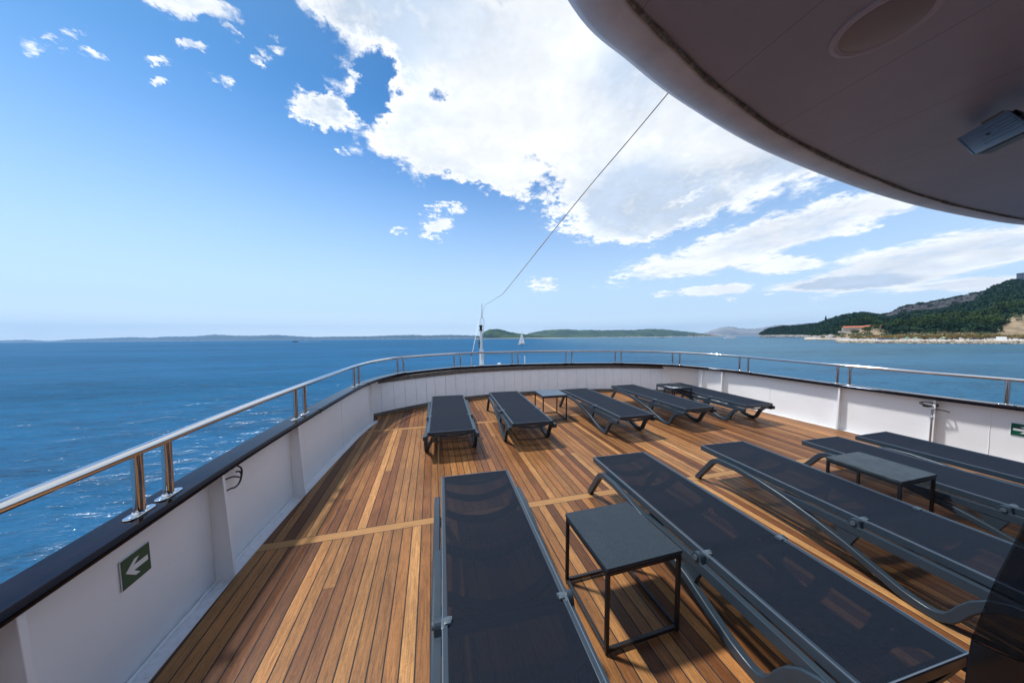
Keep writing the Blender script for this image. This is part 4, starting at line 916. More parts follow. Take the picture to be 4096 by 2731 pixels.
M_rock = mat('limestone_cliff', rough=.95, spec=.1, fn=rock_fn)
def soil_fn(T, b, oc):
    n = T.noise(oc, .06, 6, .65); n2 = T.noise(oc, .5, 4, .7)
    c = T.mix(T.ramp(n, .42, .6), (.025, .042, .016), (.11, .095, .055)); c = T.mix(T.ramp(n2, .5, .7, 0, .5), c, (.03, .05, .02)); T.put(b.inputs['Base Color'], c)
def rock2_fn(T, b, oc):
    n = T.noise(T.vmath('MULTIPLY', oc, (1., 1., .5)), .3, 7, .72, .6)
    T.put(b.inputs['Base Color'], T.colramp(n, [(.32, (.07, .065, .055)), (.45, (.26, .25, .23)), (.6, (.42, .40, .37)), (.78, (.55, .51, .45))]))
M_rock2 = mat('pale_shore_limestone', rough=.95, spec=.1, fn=rock2_fn)
M_soil = mat('scrub_soil', rough=.95, spec=.1, fn=soil_fn)
def sand_fn(T, b, oc):
    n = T.noise(oc, .12, 6, .7, .5); n2 = T.noise(oc, .9, 4, .7)
    c = T.mix(T.ramp(n, .35, .65), (.34, .26, .17), (.20, .155, .10)); c = T.mix(T.ramp(n2, .62, .72, 0, .6), c, (.05, .06, .03)); T.put(b.inputs['Base Color'], c)
M_sand = mat('sandy_bank', rough=.95, spec=.1, fn=sand_fn)
def make_hill():
    xs = list(np.arange(3043, 4400, 5)) + list(np.arange(4400, 5400, 25)); TT = [0, .004, .012, .02, .03, .045, .06, .08, .10, .12, .14, .18, .23, .3, .38, .46, .55, .64, .73, .81, .87, .905, .935, .945, .955, .965, .975, .985, 1.0]
    P = []; n = len(TT) + 2
    for x in xs:
        for t in TT:
            p = hill_p(x, t)
            if .93 < t < 1: p = p + V((random.uniform(-2.5, 2.5), random.uniform(-2.5, 2.5), random.uniform(-1.2, 1.2)))
            P.append(p)
        c = hill_p(x, 1); d = interp(CD, x); P.append(ground(x, d + 60, max(0, c.z - 40))); P.append(ground(x, d + 400, -1))
    F = []; MI = []
    for i in range(len(xs) - 1):
        px = xs[i]
        for j in range(n - 1):
            F.append((i * n + j, (i + 1) * n + j, (i + 1) * n + j + 1, i * n + j + 1)); t = TT[j] if j < len(TT) else 1
            mi = 0
            if px < 3330 and t < .02: mi = 3
            elif .93 <= t < .985 and (3540 < px < 3950 or px > 4000): mi = 1
            elif .025 <= t < .12 and (px > 3330): mi = 2
            elif t < .025: mi = 2
            if px > 3990 and .025 <= t < .14: mi = 2
            MI.append(mi)
    o = obj('terrain', np_mesh('terrain', P, F, [M_soil, M_rock, M_sand, M_rock2], MI, smooth=False), ship=False); tag(o, 'steep wooded headland with a grey limestone cliff on the right', kind='structure')
make_hill()
# flat promenade, beach and breakwater
EDGE_D = [(3344, 262), (3380, 252), (3500, 232), (3700, 214), (3900, 200), (4096, 190), (4400, 180), (5400, 170)]
def shore():
    xs = list(np.arange(3342, 4400, 6)) + list(np.arange(4400, 5400, 30)); P = []; F = []; MI = []
    rows = [(-4, -.8), (-1.5, .9), (0, 1.6), (7, 1.9), (20, 2.0), (34, 2.1), (50, 2.6), (9999, 3.0)]
    for x in xs:
        e = interp(EDGE_D, x); s2 = interp(SD, x) + 6
        tip = min(1, max(.0, (x - 3342) / 30))
        for k, z in rows:
            d = s2 if k == 9999 else e + k * (tip if k > 0 else 1) ; d = min(d, s2)
            P.append(ground(x, d, z if tip > .1 or k < 0 else z * .6))
    n = len(rows)
    for i in range(len(xs) - 1):
        for j in range(n - 1): F.append((i * n + j, (i + 1) * n + j, (i + 1) * n + j + 1, i * n + j + 1)); MI.append((2, 2, 0, 0, 0, 1, 1)[j])
    o = obj('beach', np_mesh('beach', P, F, [mat('pale_shingle', (.52, .47, .41), .9, var=.12, vscale=.4), mat('promenade_paving', (.33, .32, .30), .9, var=.1, vscale=.2), M_rock], MI), ship=False); tag(o, 'pale shingle beach and promenade below the wooded hill', kind='structure')
    # second lower spit on the left
    P = []; xs = list(np.arange(3217, 3400, 5))
    for x in xs:
        e = interp([(3217, 415), (3300, 395), (3400, 370)], x)
        for k, z in ((-3, -.8), (0, 1.0), (3, 1.7), (25, 1.8), (60, 2.0), (150, 2.4)): P.append(ground(x, e + k * (.15 if x < 3222 else 1), z))
    F = [(i * 6 + j, (i + 1) * 6 + j, (i + 1) * 6 + j + 1, i * 6 + j + 1) for i in range(len(xs) - 1) for j in range(5)]
    o = obj('beach', np_mesh('spit', P, F, [MATS['pale_shingle']]), ship=False); tag(o, 'narrow low shingle spit left of the long beach', kind='structure')
shore()
def rocks(name, pts, m_, label):
    ico = bmesh.new(); bmesh.ops.create_icosphere(ico, subdivisions=1, radius=1); iv = np.array([v.co[:] for v in ico.verts]); fi = np.array([[v.index for v in f.verts] for f in ico.faces]); ico.free()
    P = []; F = []
    for k, (p, s_) in enumerate(pts):
        j = iv * (1 + RNG.uniform(-.25, .25, (len(iv), 1))) * np.array([s_ * RNG.uniform(.8, 1.5), s_ * RNG.uniform(.8, 1.4), s_ * RNG.uniform(.5, .85)]); P.append(j + np.array(p[:])); F.append(fi + k * len(iv))
    o = obj(name, np_mesh(name, np.concatenate(P), np.concatenate(F), [m_]), ship=False); tag(o, label, kind='stuff'); return o
rk = []
for _ in range(1500):
    x = 3344 + (4500 - 3344) * random.random(); e = interp(EDGE_D, x); dd = random.uniform(-4.5, .8); rk.append((ground(x, e + dd, .1 + (dd + 4.5) * .27 + random.uniform(-.3, .3)), random.uniform(.35, .85)))
for _ in range(260):
    x = random.uniform(3217, 3360); e = interp([(3217, 415), (3300, 395), (3400, 370)], x); dd = random.uniform(-3, 1); rk.append((ground(x, e + dd, .3 + (dd + 3) * .22), random.uniform(.5, 1.1)))
def rr_fn(T, b, oc):
    n = T.noise(oc, .8, 4, .7); T.put(b.inputs['Base Color'], T.colramp(n, [(.3, (.10, .08, .055)), (.5, (.30, .25, .18)), (.7, (.58, .52, .44))]))
rocks('breakwater_stones', rk, mat('riprap_stone', rough=.9, fn=rr_fn), 'tumbled rip-rap stones along the waterline of the beach')
rk = []
for _ in range(420):
    x = random.uniform(3044, 3330); t = random.uniform(-.004, .012); d = interp(SD, x); rk.append((ground(x, d + t * 300 - 2, random.uniform(0, 7) * (1 if x < 3200 else .7)), random.uniform(2., 4.5)))
rocks('shore_rocks', rk, M_rock2, 'pale grey limestone rocks at the foot of the wooded point')
# ------------------------------------------------------------------ trees
def leaf_fn(c1, c2):
    def f(T, b, oc):
        n = T.noise(oc, .9, 3, .6); g = T.node('ShaderNodeNewGeometry').outputs['Random Per Island']; oi = T.node('ShaderNodeObjectInfo').outputs['Random']
        c = T.mix(T.math('MULTIPLY', T.math('ADD', T.math('ADD', n, g), oi), .34), c1, c2); T.put(b.inputs['Base Color'], c)
    return f
M_pine = mat('pine_foliage', rough=.8, spec=.15, fn=leaf_fn((.010, .026, .009), (.055, .095, .022)))
M_dpine = mat('dark_forest_foliage', rough=.85, spec=.1, fn=leaf_fn((.006, .020, .012), (.024, .056, .026)))
M_tam = mat('tamarisk_foliage', rough=.85, spec=.1, fn=leaf_fn((.15, .12, .045), (.30, .23, .10)))
M_oliv = mat('grey_green_foliage', rough=.85, spec=.1, fn=leaf_fn((.06, .09, .04), (.13, .16, .08)))
M_bark = mat('pine_bark', (.09, .065, .045), .9, var=.3, vscale=2)
def crown_cards(n, kind, rng, size):
    P = np.zeros((n * 4, 3)); 
    for i in range(n):
        if kind == 'umbrella':
            lobe = rng.integers(0, 6); a = lobe * 1.05 + rng.normal(0, .3); rr = (.25 + .55 * rng.random()) ** .8; c = np.array([math.cos(a) * rr, math.sin(a) * rr, .70 + .13 * math.sin(lobe * 2.4) + rng.normal(0, .07) - .1 * rr])
        elif kind == 'cypress':
            h = rng.random(); a = rng.uniform(0, 6.28); rr = .22 * (1 - h) ** .6 * math.sqrt(rng.random()); c = np.array([math.cos(a) * rr, math.sin(a) * rr, .06 + .94 * h])
        else:
            lobe = rng.integers(0, 7); q = rng.normal(0, 1, 3); q /= np.linalg.norm(q); lc = np.array([math.cos(lobe * .9) * .42, math.sin(lobe * .9) * .42, .58 + .18 * math.sin(lobe * 2.1)]) if lobe < 6 else np.array([0, 0, .74])
            c = lc + q * .30 * rng.random() ** .4 * np.array([1, 1, .72])
        u = rng.normal(0, 1, 3); u /= np.linalg.norm(u); w = np.cross(u, rng.normal(0, 1, 3)); w /= np.linalg.norm(w) + 1e-9; s = size * rng.uniform(.6, 1.3)
        P[i * 4:i * 4 + 4] = [c - u * s - w * s * .5, c + u * s - w * s * .5, c + u * s * .8 + w * s * .55, c - u * s * .7 + w * s * .5]
    return P
def crown_mesh(kind, n, m_, size, seed):
    P = crown_cards(n, kind, np.random.default_rng(seed), size); F = np.arange(n * 4).reshape(-1, 4); return np_mesh('crown', P, F, [m_])
def trunk_mesh(kind, seed):
    r = random.Random(seed); b = MB(); lean = r.uniform(-.08, .08)
    top = .62 if kind == 'umbrella' else .5
    b.tube([(0, 0, -.05), (lean * .3, 0, top * .4), (lean, 0, top)], .02, 7, rs=[.034, .026, .016])
    for k in range(5):
        a = k * 1.3 + r.random(); b.tube([(lean * .7, 0, top * r.uniform(.55, .9)), (lean + math.cos(a) * .18, math.sin(a) * .18, top * 1.02), (lean + math.cos(a) * .38, math.sin(a) * .38, top * 1.18)], .01, 5, rs=[.013, .009, .004])
    bmesh.ops.recalc_face_normals(b.b, faces=b.b.faces); me = bpy.data.meshes.new('trunk'); b.b.to_mesh(me); b.b.free(); me.materials.append(M_bark); return me
TM = {}
TPLACE = {'pine trees behind the promenade': [], 'pine trees on the skyline': [], 'tamarisk trees along the promenade': [], 'cypress trees on the slope': []}
def tree_at(name, kind, m_, p, h, w, label, grp, cat='tree', nleaf=520, size=.055, var=0):
    key = (kind, m_.name, var)
    if key not in TM: TM[key] = (crown_mesh(kind, nleaf, m_, size, 11 + var * 7), trunk_mesh(kind, var))
    c_, t_ = TM[key]; e = bpy.data.objects.new(name, None); COL.objects.link(e); e.matrix_world = Matrix.Translation(p) @ Matrix.Rotation(random.uniform(0, 6.28), 4, 'Z') @ Matrix.Diagonal((w, w, h, 1))
    tag(e, label, cat, grp)
    if grp in TPLACE: TPLACE[grp].append((e, label))
    for nm, me in (('crown', c_), ('trunk', t_)): o = bpy.data.objects.new(nm, me); COL.objects.link(o); o.parent = e
    return e
def forest():
    rng = np.random.default_rng(5); protos = [crown_cards(46, 'round', rng, .15) for _ in range(5)]; P = []; n = 0
    def add(p, w, h):
        nonlocal n
        q = protos[rng.integers(0, 5)] * np.array([w, w, h]); a = rng.uniform(0, 6.28); ca, sa = math.cos(a), math.sin(a)
        q = q @ np.array([[ca, sa, 0], [-sa, ca, 0], [0, 0, 1]]); P.append(q + np.array(p[:])); n += 1
    for _ in range(6400):
        px = 3044 + (4420 - 3044) * rng.random() ** .95; t = rng.random() ** .8
        if t < .012 and px < 3330: continue
        if px > 3330 and t < .13 and not (3575 < px < 3985 and t > .055): continue
        if 3540 < px < 3950 and .915 < t < .975 and not (rng.random() < .5 and fbm(px * .06, 77, 4) > .25): continue
        if 3390 < px < 3530 and t < .17: continue
        if t > .99: t = 1.0
        p = hill_p(px, t); s_ = rng.uniform(5, 11) * (1 if t < .9 else .7)
        add(p - V((0, 0, 1.2)), s_ * 1.0, s_ * .95)
    for _ in range(800):     # along the crest
        px = rng.uniform(3046, 4420); 
        if 3560 < px < 3920 and rng.random() < .25: continue
        p = hill_p(px, 1.0); s_ = rng.uniform(2.5, 5.5); add(p - V((0, 0, 1.)), s_ * 1.1, s_)
    A = np.concatenate(P); F = np.arange(len(A)).reshape(-1, 4)
    o = obj('forest', np_mesh('forest', A, F, [M_dpine]), ship=False); tag(o, 'dense dark pine wood covering the headland as one mass', kind='stuff')
forest()
def shore_scrub():
    rng = np.random.default_rng(15); protos = [crown_cards(40, 'round', rng, .16) for _ in range(4)]; P = []
    for _ in range(420):
        px = rng.uniform(3300, 4420); t = rng.uniform(.03, .15)
        if px > 3985 and t < .12 and rng.random() < .9: continue
        if 3400 < px < 3530 and rng.random() < .45: continue
        p = hill_p(px, t); s_ = rng.uniform(2., 4.6); q = protos[rng.integers(0, 4)] * np.array([s_ * 1.2, s_ * 1.2, s_]); P.append(q + np.array(p[:]) - np.array([0, 0, .8]))
    A = np.concatenate(P); o = obj('scrub', np_mesh('scrub', A, np.arange(len(A)).reshape(-1, 4), [M_oliv]), ship=False); tag(o, 'low grey green scrub on the banks behind the promenade', kind='stuff')
shore_scrub()
# pines standing apart on the bank and terrace
PN = [(3545, .17, 10), (3575, .13, 9), (3598, .12, 12), (3655, .10, 12), (3690, .08, 11), (3722, .09, 12), (3742, .16, 13), (3772, .17, 14), (3790, .10, 10), (3808, .18, 14), (3835, .13, 13), (3855, .09, 11), (3872, .18, 14), (3905, .08, 12), (3935, .18, 15), (3960, .09, 12), (3985, .10, 12), (4010, .20, 14), (4040, .20, 15), (4075, .18, 13), (4110, .17, 14), (4150, .18, 14), (3430, .21, 14), (3462, .22, 15), (3395, .2, 10), (3520, .19, 9), (3500, .10, 7), (3468, .07, 7), (3420, .05, 6)]
for i, (px, t, h) in enumerate(PN):
    p = hill_p(px, t); tree_at('pine_tree', 'umbrella' if t > .15 else 'round', M_pine, p, h * 1.2, h * .95, 'broad green pine behind the promenade', 'pine trees behind the promenade', var=i % 4)
for i, (px, h) in enumerate(((3828, 7), (3842, 5), (3886, 7), (3897, 6), (3770, 5), (3740, 6), (3985, 9), (3995, 8), (4040, 8), (4056, 9), (4072, 8), (3672, 4), (3640, 4), (3450, 5), (3400, 4))):
    p = hill_p(px, 1.0); tree_at('pine_tree', 'umbrella', M_dpine, p - V((0, 0, .5)), h, h * .8, 'small dark pine standing on the rocky skyline', 'pine trees on the skyline', nleaf=360, size=.075, var=i % 3)
for i, (px, t, h) in enumerate(((3303, .9, 17), (3595, .3, 15), (3612, .3, 12), (3637, .32, 12), (3948, .98, 9), (3951, .98, 7))):
    p = hill_p(px, t); tree_at('cypress_tree', 'cypress', M_dpine, p, h, h * .8, ('dark cypress standing alone on the skyline left of the red roofed house', 'narrow dark cypress on the wooded slope')[i > 0], None if i == 0 else 'cypress trees on the slope', size=.05, var=i % 2)
TX = [3290, 3412, 3430, 3445, 3470, 3502, 3536, 3565, 3594, 3618, 3630, 3662, 3685, 3697, 3722, 3745, 3765, 3790, 3808, 3836, 3862, 3885, 3905, 3925, 3942, 3990, 4034, 4078, 4120, 4165]
for i, px in enumerate(TX):
    e = interp(EDGE_D, px) + 22 if px > 3400 else 400; p = ground(px + random.uniform(-3, 3), e + random.uniform(-2, 6), 1.95); h = random.uniform(3.6, 5.)
    tree_at('tamarisk_tree', 'round', M_tam, p, h * 1.1, h * .92, 'low ochre tamarisk in the promenade row', 'tamarisk trees along the promenade', nleaf=420, size=.07, var=i % 4)
ORD = 'first second third fourth fifth sixth seventh eighth ninth tenth eleventh twelfth thirteenth fourteenth fifteenth sixteenth seventeenth eighteenth nineteenth twentieth'.split() + ['twenty-' + w for w in 'first second third fourth fifth sixth seventh eighth ninth'.split()] + ['thirtieth', 'thirty-first']
def rel(p): q = p - CAMW; return q.dot(rw) / q.dot(fw)
for g_, lst in TPLACE.items():
    lst.sort(key=lambda q: rel(q[0].matrix_world.translation))
    for i, (e, lab) in enumerate(lst): e['label'] = lab + ', ' + ORD[i] + ' from the left'
# ------------------------------------------------------------------ buildings and small things ashore
def placed(name, label, cat, px, d, z, rz=0, grp=None):
    e = thing(name, label, cat, ground(px, d, z), rz - math.atan2(ray(px, 1340).x, ray(px, 1340).y), grp, ship=False); return e
def red_house():
    p = hill_p(3460, .155); z0 = p.z - 2.; d = (p - CAMW).dot(fw) - 14
    h = placed('stone_house', 'long low stone house with red tiled roof on the bank', 'house', 3458, d, z0)
    k = d / PF; wl = M_hw[0]
    m1 = mat('stone_wall', (.42, .38, .33), .9, var=.2, vscale=.6)
    b = MB(); b.box((-28 * k, 0, 2.0), (66 * k, 8, 4.0)); b.box((20 * k, -1, 2.2), (38 * k, 9, 4.4)); b.build('wall', m1, h, ship=False)
    b = MB(); b.prism([(-5, 3.9), (5, 3.9), (0, 6.2)], 'x', -58 * k, 2 * k); b.prism([(-6.2, 4.3), (4.6, 4.3), (-.8, 6.8)], 'x', 1 * k, 42 * k); b.build('roof', M_tile, h, ship=False)
    b = MB(); b.box((22 * k, -5.53, 1.9), (9 * k, .08, 1.9)); b.build('window', mat('dark_opening', (.03, .03, .03), .4), h, ship=False)
    MB().box((-12 * k, -4.03, 1.4), (4 * k, .08, 2.4)).build('door', M_signwhite, h, ship=False)
    wlk = placed('retaining_wall', 'pale retaining wall stepping down left of the red roofed house', 'wall', 3378, d - 8, z0 - 2.5); MB().box((0, 0, 1), (34 * k, .6, 2.)).build('wall', m1, wlk, ship=False)
red_house()
def tower():
    px = 4094; p = hill_p(px, 1.0); d = interp(CD, px); h = placed('tower', 'dark cylindrical building on top of the wooded hill at the right edge', 'tower', px, d + 6, p.z - 4); k = d / PF
    z1 = at(px, 1092, d).z - (p.z - 4)
    MB().tube([(0, 0, 0), (0, 0, z1)], 15 * k, 28).build('wall', mat('dark_facade', (.04, .05, .09), .3, var=.3, vscale=.8), h, smooth=True, ship=False)
    MB().tube([(0, 0, z1), (0, 0, z1 + .8)], 16 * k, 28).build('roof', mat('roof_slab', (.08, .08, .09), .6), h, smooth=True, ship=False)
    b = MB()
    for j in range(3):
        for i in range(10):
            a = math.pi * (1.05 + .09 * i); b.box((15.05 * k * math.cos(a), 15.05 * k * math.sin(a), z1 * (.45 + .18 * j)), (.15, 1.1, .9), Matrix.Rotation(a, 4, 'Z'))
    b.build('window', mat('pale_window', (.35, .38, .42), .2), h, ship=False)
tower()
M_tyre = mat('tyre', (.015, .015, .015), .8); M_cgl = mat('car_glass', (.02, .025, .03), .08)
def car(px, d, colr, label, van=False, rz=0.):
    c = placed('parked_car', label, 'car', px, d, 2.05, rz, 'cars parked along the promenade'); L, Wd = (4.3, 1.75); H1, H2 = (.85, 1.45) if not van else (1.1, 2.0)
    m_ = mat('car_paint_%s' % colr, {'white': (.75, .75, .75), 'black': (.02, .02, .022), 'blue': (.03, .10, .25), 'silver': (.45, .46, .48), 'red': (.4, .03, .02)}[colr], .25, coat=.6)
    prof = [(-L / 2, .35), (L / 2, .35), (L / 2, .75), (L / 2 - .9 + (.5 if van else 0), H1), (-L / 2, H1)]
    MB().prism(prof, 'y', -Wd / 2, Wd / 2).build('body', m_, c, bevel=.06, ship=False)
    MB().prism([(L / 2 - 1.0 + (.45 if van else 0), H1 - .01), (L / 2 - 1.6 + (.6 if van else 0), H2), (-L / 2 + .5, H2), (-L / 2 + .05, H1 - .01)], 'y', -Wd / 2 + .12, Wd / 2 - .12).build('cabin', M_cgl, c, bevel=.05, ship=False)
    MB().box((-.2, 0, H2 + .015), (L - 2.1, Wd - .4, .05), bev=.01).build('roof', m_, c, ship=False)
    for sx in (-1, 1):
        for sy in (-1, 1): MB().cyl((sx * 1.35, sy * (Wd / 2 - .2), .32), (sx * 1.35, sy * (Wd / 2 + .01), .32), .32, 14).build('wheel', M_tyre, c, ship=False)
for px, d, c_, lab, vn_ in ((3340, 408, 'white', 'white car on the low spit left of the beach', 0), (3706, 250, 'black', 'black car parked behind the promenade, leftmost of the row', 0), (3738, 246, 'white', 'white car parked beside a green parasol on the promenade', 0), (3795, 240, 'black', 'black car parked between two tamarisk trees', 0), (3818, 238, 'black', 'second black car parked between the tamarisk trees', 0), (3872, 232, 'white', 'white car parked left of the blue car', 0), (3908, 228, 'blue', 'dark blue car parked in front of the tamarisk trees', 0), (3935, 230, 'black', 'black car parked left of the white van', 0), (3958, 226, 'white', 'large white van parked left of the white container', 1), (3978, 230, 'silver', 'silver car parked just left of the white container', 0), (4062, 222, 'white', 'white car parked right of the white container', 0), (4090, 220, 'black', 'black car parked at the right edge of the promenade', 0)):
    car(px, d, c_, lab, bool(vn_))
bx = placed('container', 'white ribbed container standing on the promenade', 'container', 4005, 214, 1.95); MB().box((0, 0, 1.2), (4.0, 2.2, 2.4), bev=.04).build('box', M_signwhite, bx, ship=False)
b = MB()
for i in range(9): b.box((-1.8 + i * .45, -1.12, 1.2), (.06, .05, 2.1))
b.build('rib', MATS['plaster_white'], bx, ship=False)
def stall(px, d, w, col1, col2, lab):
    s_ = placed('beach_kiosk', lab, 'kiosk', px, d, 2.2)
    MB().box((0, 0, 1.0), (w, 3, 2.0)).build('counter', mat('kiosk_%s' % col2[0], col2[1], .6), s_, ship=False)
    b = MB(); b.prism([(-2.2, 2.0), (2.2, 2.0), (1.7, 2.9), (-1.7, 2.9)], 'x', -w / 2 - .4, w / 2 + .4); b.build('awning', mat('awning_%s' % col1[0], col1[1], .7), s_, ship=False)
stall(3523, 262, 4.0, ('orange', (.75, .35, .04)), ('blue', (.05, .15, .5)), 'small beach kiosk with orange awning and blue base')
stall(3568, 262, 8.0, ('white', (.75, .75, .74)), ('paleblue', (.15, .35, .5)), 'wide beach kiosk with white awning')
stall(3588, 256, 2.6, ('yellow', (.80, .62, .04)), ('grey', (.3, .3, .3)), 'small beach kiosk with yellow awning')
for px, c_, lab in ((3628, (.25, .55, .35), 'pale green beach parasol in the middle of the beach'), (3662, (.2, .5, .3), 'green beach parasol near the row of parked cars'), (3773, (.45, .6, .35), 'light green beach parasol below the tamarisk trees'), (3370, (.03, .3, .25), 'teal beach parasol on the low spit')):
    d = interp(EDGE_D, px) + 14 if px > 3400 else 400; s_ = placed('beach_parasol', lab, 'parasol', px, d, 1.9)
    MB().tube([(0, 0, 2.0), (0, 0, 2.5)], 1., 10, rs=[1.5, .05]).build('canopy', mat('parasol_%d' % px, c_, .7), s_, ship=False); MB().cyl((0, 0, 0), (0, 0, 2.1), .04, 6).build('pole', M_signwhite, s_, ship=False)
# ------------------------------------------------------------------ boats
M_hullw = mat('boat_white', (.78, .78, .78), .3)
def sail_fn(T, b, oc):
    tl = T.node('ShaderNodeBsdfTranslucent'); tl.inputs[0].default_value = (.85, .85, .83, 1); mx = T.node('ShaderNodeMixShader'); mx.inputs[0].default_value = .55
    T.l.new(b.outputs[0], mx.inputs[1]); T.l.new(tl.outputs[0], mx.inputs[2]); T.l.new(mx.outputs[0], T.n['Material Output'].inputs[0])
M_sail = mat('sail_cloth', (.85, .85, .84), .7, fn=sail_fn); M_hulld = mat('boat_dark', (.02, .025, .05), .3); M_bwin = mat('boat_window', (.02, .03, .045), .1)
def hull(L, B_, H, bow=.3):
    b = MB(); rg = []
    for i in range(13):
        t = i / 12; x = -L / 2 + L * t; w = B_ / 2 * (1 - max(0, (t - .45) / .55) ** 2.2) * (.85 + .15 * min(1, t * 4)); w = max(w, .03); z = H * (1 + bow * t * t)
        rg.append([(x, -w, z), (x, w, z), (x * .98, w * .8, z * .3), (x * .96, w * .45, -.4), (x * .96, -w * .45, -.4), (x * .98, -w * .8, z * .3)])
    return b.quadstrip(rg)
d = 287; sb = placed('sailing_boat', 'white sailing boat under full sail left of centre near the mast', 'sailing boat', 2087, d, 0, .25)
hull(9.5, 2.8, 1.0).build('hull', M_hullw, sb, smooth=True, ship=False)
sb.rotation_euler[2] += math.radians(38)
b = MB(); b.box((-.6, 0, 1.2), (3.6, 1.5, .5), bev=.1); b.build('cabin', M_hullw, sb, ship=False)
MB().cyl((.6, 0, 0), (.6, 0, 13.2), .09, 8).build('mast', M_steel2, sb, ship=False)
def sail(pts, name, bul_):
    b = MB(); A, Bq, C = [V(p) for p in pts]; N = 8; rows = []
    for i in range(N + 1):
        r_ = []
        for j in range(N + 1):
            u = j / N * (1 - i / N); p = A * (1 - i / N - u) + Bq * u + C * (i / N); w_ = math.sin(math.pi * min(1, j / N)) * math.sin(math.pi * (i / N)) ; r_.append(p + V((0, bul_ * w_ * (1 - i / N), 0)))
        rows.append(r_)
    for th in (0,):
        for i in range(N):
            for j in range(N):
                q = [rows[i][j], rows[i][j + 1], rows[i + 1][j + 1], rows[i + 1][j]]
                b.quadstrip([[tuple(v) for v in q], [tuple(v + V((0, .03, 0))) for v in q]])
    bmesh.ops.remove_doubles(b.b, verts=b.b.verts, dist=.002); b.build(name, M_sail, sb, smooth=True, ship=False)
sail([(.5, 0, 1.6), (-4.4, .2, 1.8), (.5, 0, 12.8)], 'mainsail', .5); sail([(4.6, 0, 1.3), (.9, .25, 1.5), (.8, 0, 11.2)], 'jib', .5)
for x in (-3.2, -2.4, -.2, .6):
    pb = MB(); pb.tube([(x, .3, 1.0), (x, .3, 1.55), (x, .3, 1.8), (x, .3, 1.86), (x, .3, 2.06)], .1, 8, rs=[.14, .2, .08, .11, .06]); tag(pb.build('person', mat('dark_clothes', (.05, .05, .09), .8), ship=False), 'person in dark clothes sitting on the sailing boat deck', 'person', 'crew of the sailing boat').matrix_world = sb.matrix_world.copy()
d = 860; mb_ = placed('speed_boat', 'dark motor boat racing left with a white wake', 'motor boat', 1182, d, 0, math.pi)
hull(15, 3.6, 1.5, .6).build('hull', M_hulld, mb_, smooth=True, ship=False); b = MB(); b.prism([(-4, 1.5), (3.5, 1.6), (1.5, 3.2), (-3.2, 3.2)], 'y', -1.3, 1.3); b.build('cabin', mat('boat_red', (.35, .06, .05), .4), mb_, ship=False)
b = MB(); 
for i in range(70): 
    xx_ = -7 - 60 * (i / 70) ** 1.2; b.box((xx_, random.uniform(-1.5, 1.5) * (1 + i * .03), .15), (2.2, 1.3, .8 * (1 - i / 80)), Matrix.Rotation(random.random(), 4, 'Z'))
wk = b.build('wake', mat('foam', (.80, .84, .86), .9), ship=False); wk.matrix_world = mb_.matrix_world.copy(); tag(wk, 'white foaming wake behind the racing motor boat', kind='stuff')
d = 700; fy = placed('passenger_ship', 'white two decked passenger ship near the headland', 'ship', 2923, d, 0, math.pi)
hull(27, 6.5, 2.2, .35).build('hull', M_hullw, fy, smooth=True, ship=False)
b = MB(); b.box((-.5, 0, 3.2), (19, 5.6, 1.9), bev=.1); b.box((-2, 0, 5.4), (15, 5.2, .25)); b.box((-2, 0, 7.2), (15.5, 5.4, .2)); b.box((5, 0, 6.2), (3, 4.6, 1.8), bev=.1)
for x in range(-9, 4, 2): b.box((x, -2.4, 6.2), (.15, .15, 1.9)); b.box((x, 2.4, 6.2), (.15, .15, 1.9))
b.build('superstructure', M_hullw, fy, ship=False)
b = MB()
for x in range(-9, 8, 2): b.box((x, -2.83, 3.4), (1.5, .08, .8)); b.box((x, 2.83, 3.4), (1.5, .08, .8))
b.build('window', M_bwin, fy, ship=False); MB().cyl((4, 0, 7.2), (4, 0, 12), .1, 6).build('mast', M_hullw, fy, ship=False)
d = 1500; kt = placed('two_masted_boat', 'dark two masted boat with bare masts off the villages', 'boat', 2651, d, 0, .3); hull(22, 5, 2.4, .4).build('hull', M_hulld, kt, smooth=True, ship=False)
MB().cyl((3, 0, 0), (3, 0, 21), .2, 6).build('mast', M_bark, kt, ship=False); MB().cyl((-4, 0, 0), (-4, 0, 18), .2, 6).build('mast', M_bark, kt, ship=False)
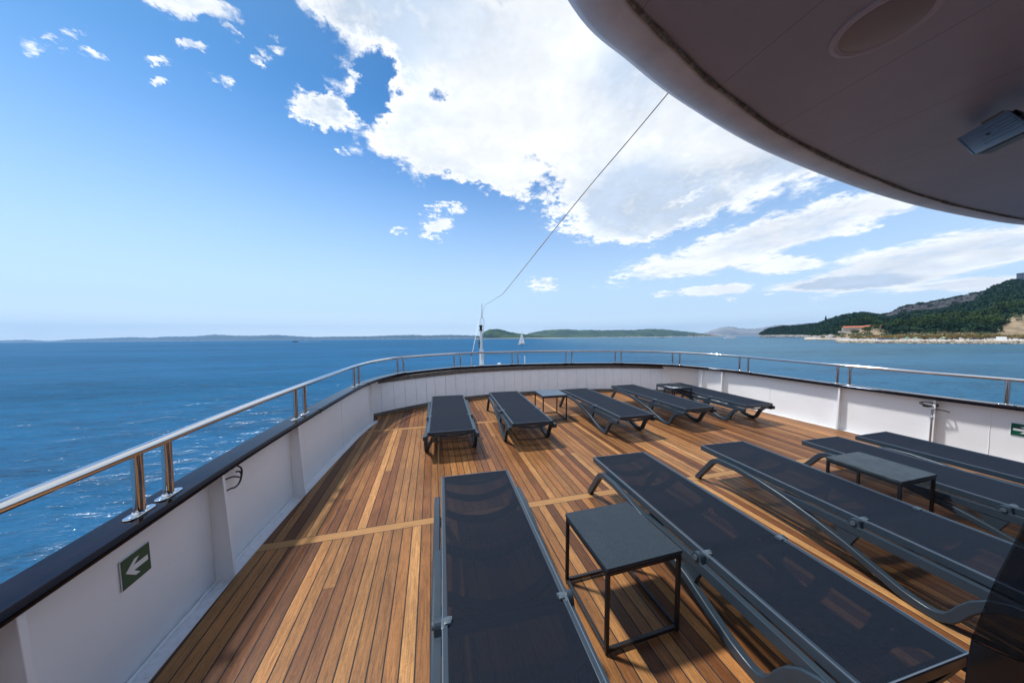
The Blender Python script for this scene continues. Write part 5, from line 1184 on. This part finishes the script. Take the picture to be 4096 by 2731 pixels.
for px, d in ((2658, 2100), (2664, 2100), (2672, 2150), (2678, 2100), (2684, 2120), (1220, 4000), (1228, 4000), (425, 5000), (432, 5000), (765, 5000), (1470, 4500), (1600, 5000), (3095, 1150)):
    s_ = placed('moored_boat', 'tiny white boat far out on the water near the horizon', 'boat', px, d, 0, random.uniform(-.4, .4), 'tiny far boats'); L = 12 if d < 3000 else 26
    hull(L, L * .3, L * .1).build('hull', M_hullw, s_, ship=False); MB().cyl((0, 0, 0), (0, 0, L * .8), L * .02, 5).build('mast', M_hullw, s_, ship=False)
# people on the beach
for i, px in enumerate((3556, 3566, 3607, 3700, 3786, 3815, 3860, 3880, 3512)):
    d = interp(EDGE_D, px) + random.uniform(4, 12); p = ground(px, d, 1.85); b = MB()
    b.tube([(0, .05, 0), (0, .03, .45), (0, 0, .85), (0, 0, 1.15), (0, 0, 1.42), (0, 0, 1.5), (0, 0, 1.56), (0, 0, 1.66), (0, 0, 1.76)], .1, 10, rs=[.09, .12, .17, .15, .2, .07, .09, .11, .05])
    o = b.build('person', mat('beach_clothes_%d' % (i % 3), ((.3, .15, .1), (.05, .07, .2), (.5, .45, .4))[i % 3], .8), smooth=True, ship=False); o.matrix_world = Matrix.Translation(p); tag(o, 'tiny figure of a person standing on the shingle beach', 'person', 'people on the beach')
# ------------------------------------------------------------------ air
HAZE = True
if HAZE:
    hb = MB(); hb.box((0, 5000, 270), (26000, 18000, 562)); ho = hb.build('haze', [], ship=False) if False else None
    me = bpy.data.meshes.new('haze'); bmesh.ops.recalc_face_normals(hb.b, faces=hb.b.faces); hb.b.to_mesh(me); hb.b.free()
    mt = bpy.data.materials.new('sea_air'); mt.use_nodes = True; n = mt.node_tree.nodes; n.remove(n['Principled BSDF']); pv = n.new('ShaderNodeVolumePrincipled')
    pv.inputs['Color'].default_value = (.34, .62, 1., 1); pv.inputs['Density'].default_value = 6e-5; pv.inputs['Anisotropy'].default_value = .2
    mt.node_tree.links.new(pv.outputs[0], n['Material Output'].inputs['Volume']); me.materials.append(mt)
    o = bpy.data.objects.new('haze', me); COL.objects.link(o); tag(o, 'thin blue sea haze', kind='stuff')
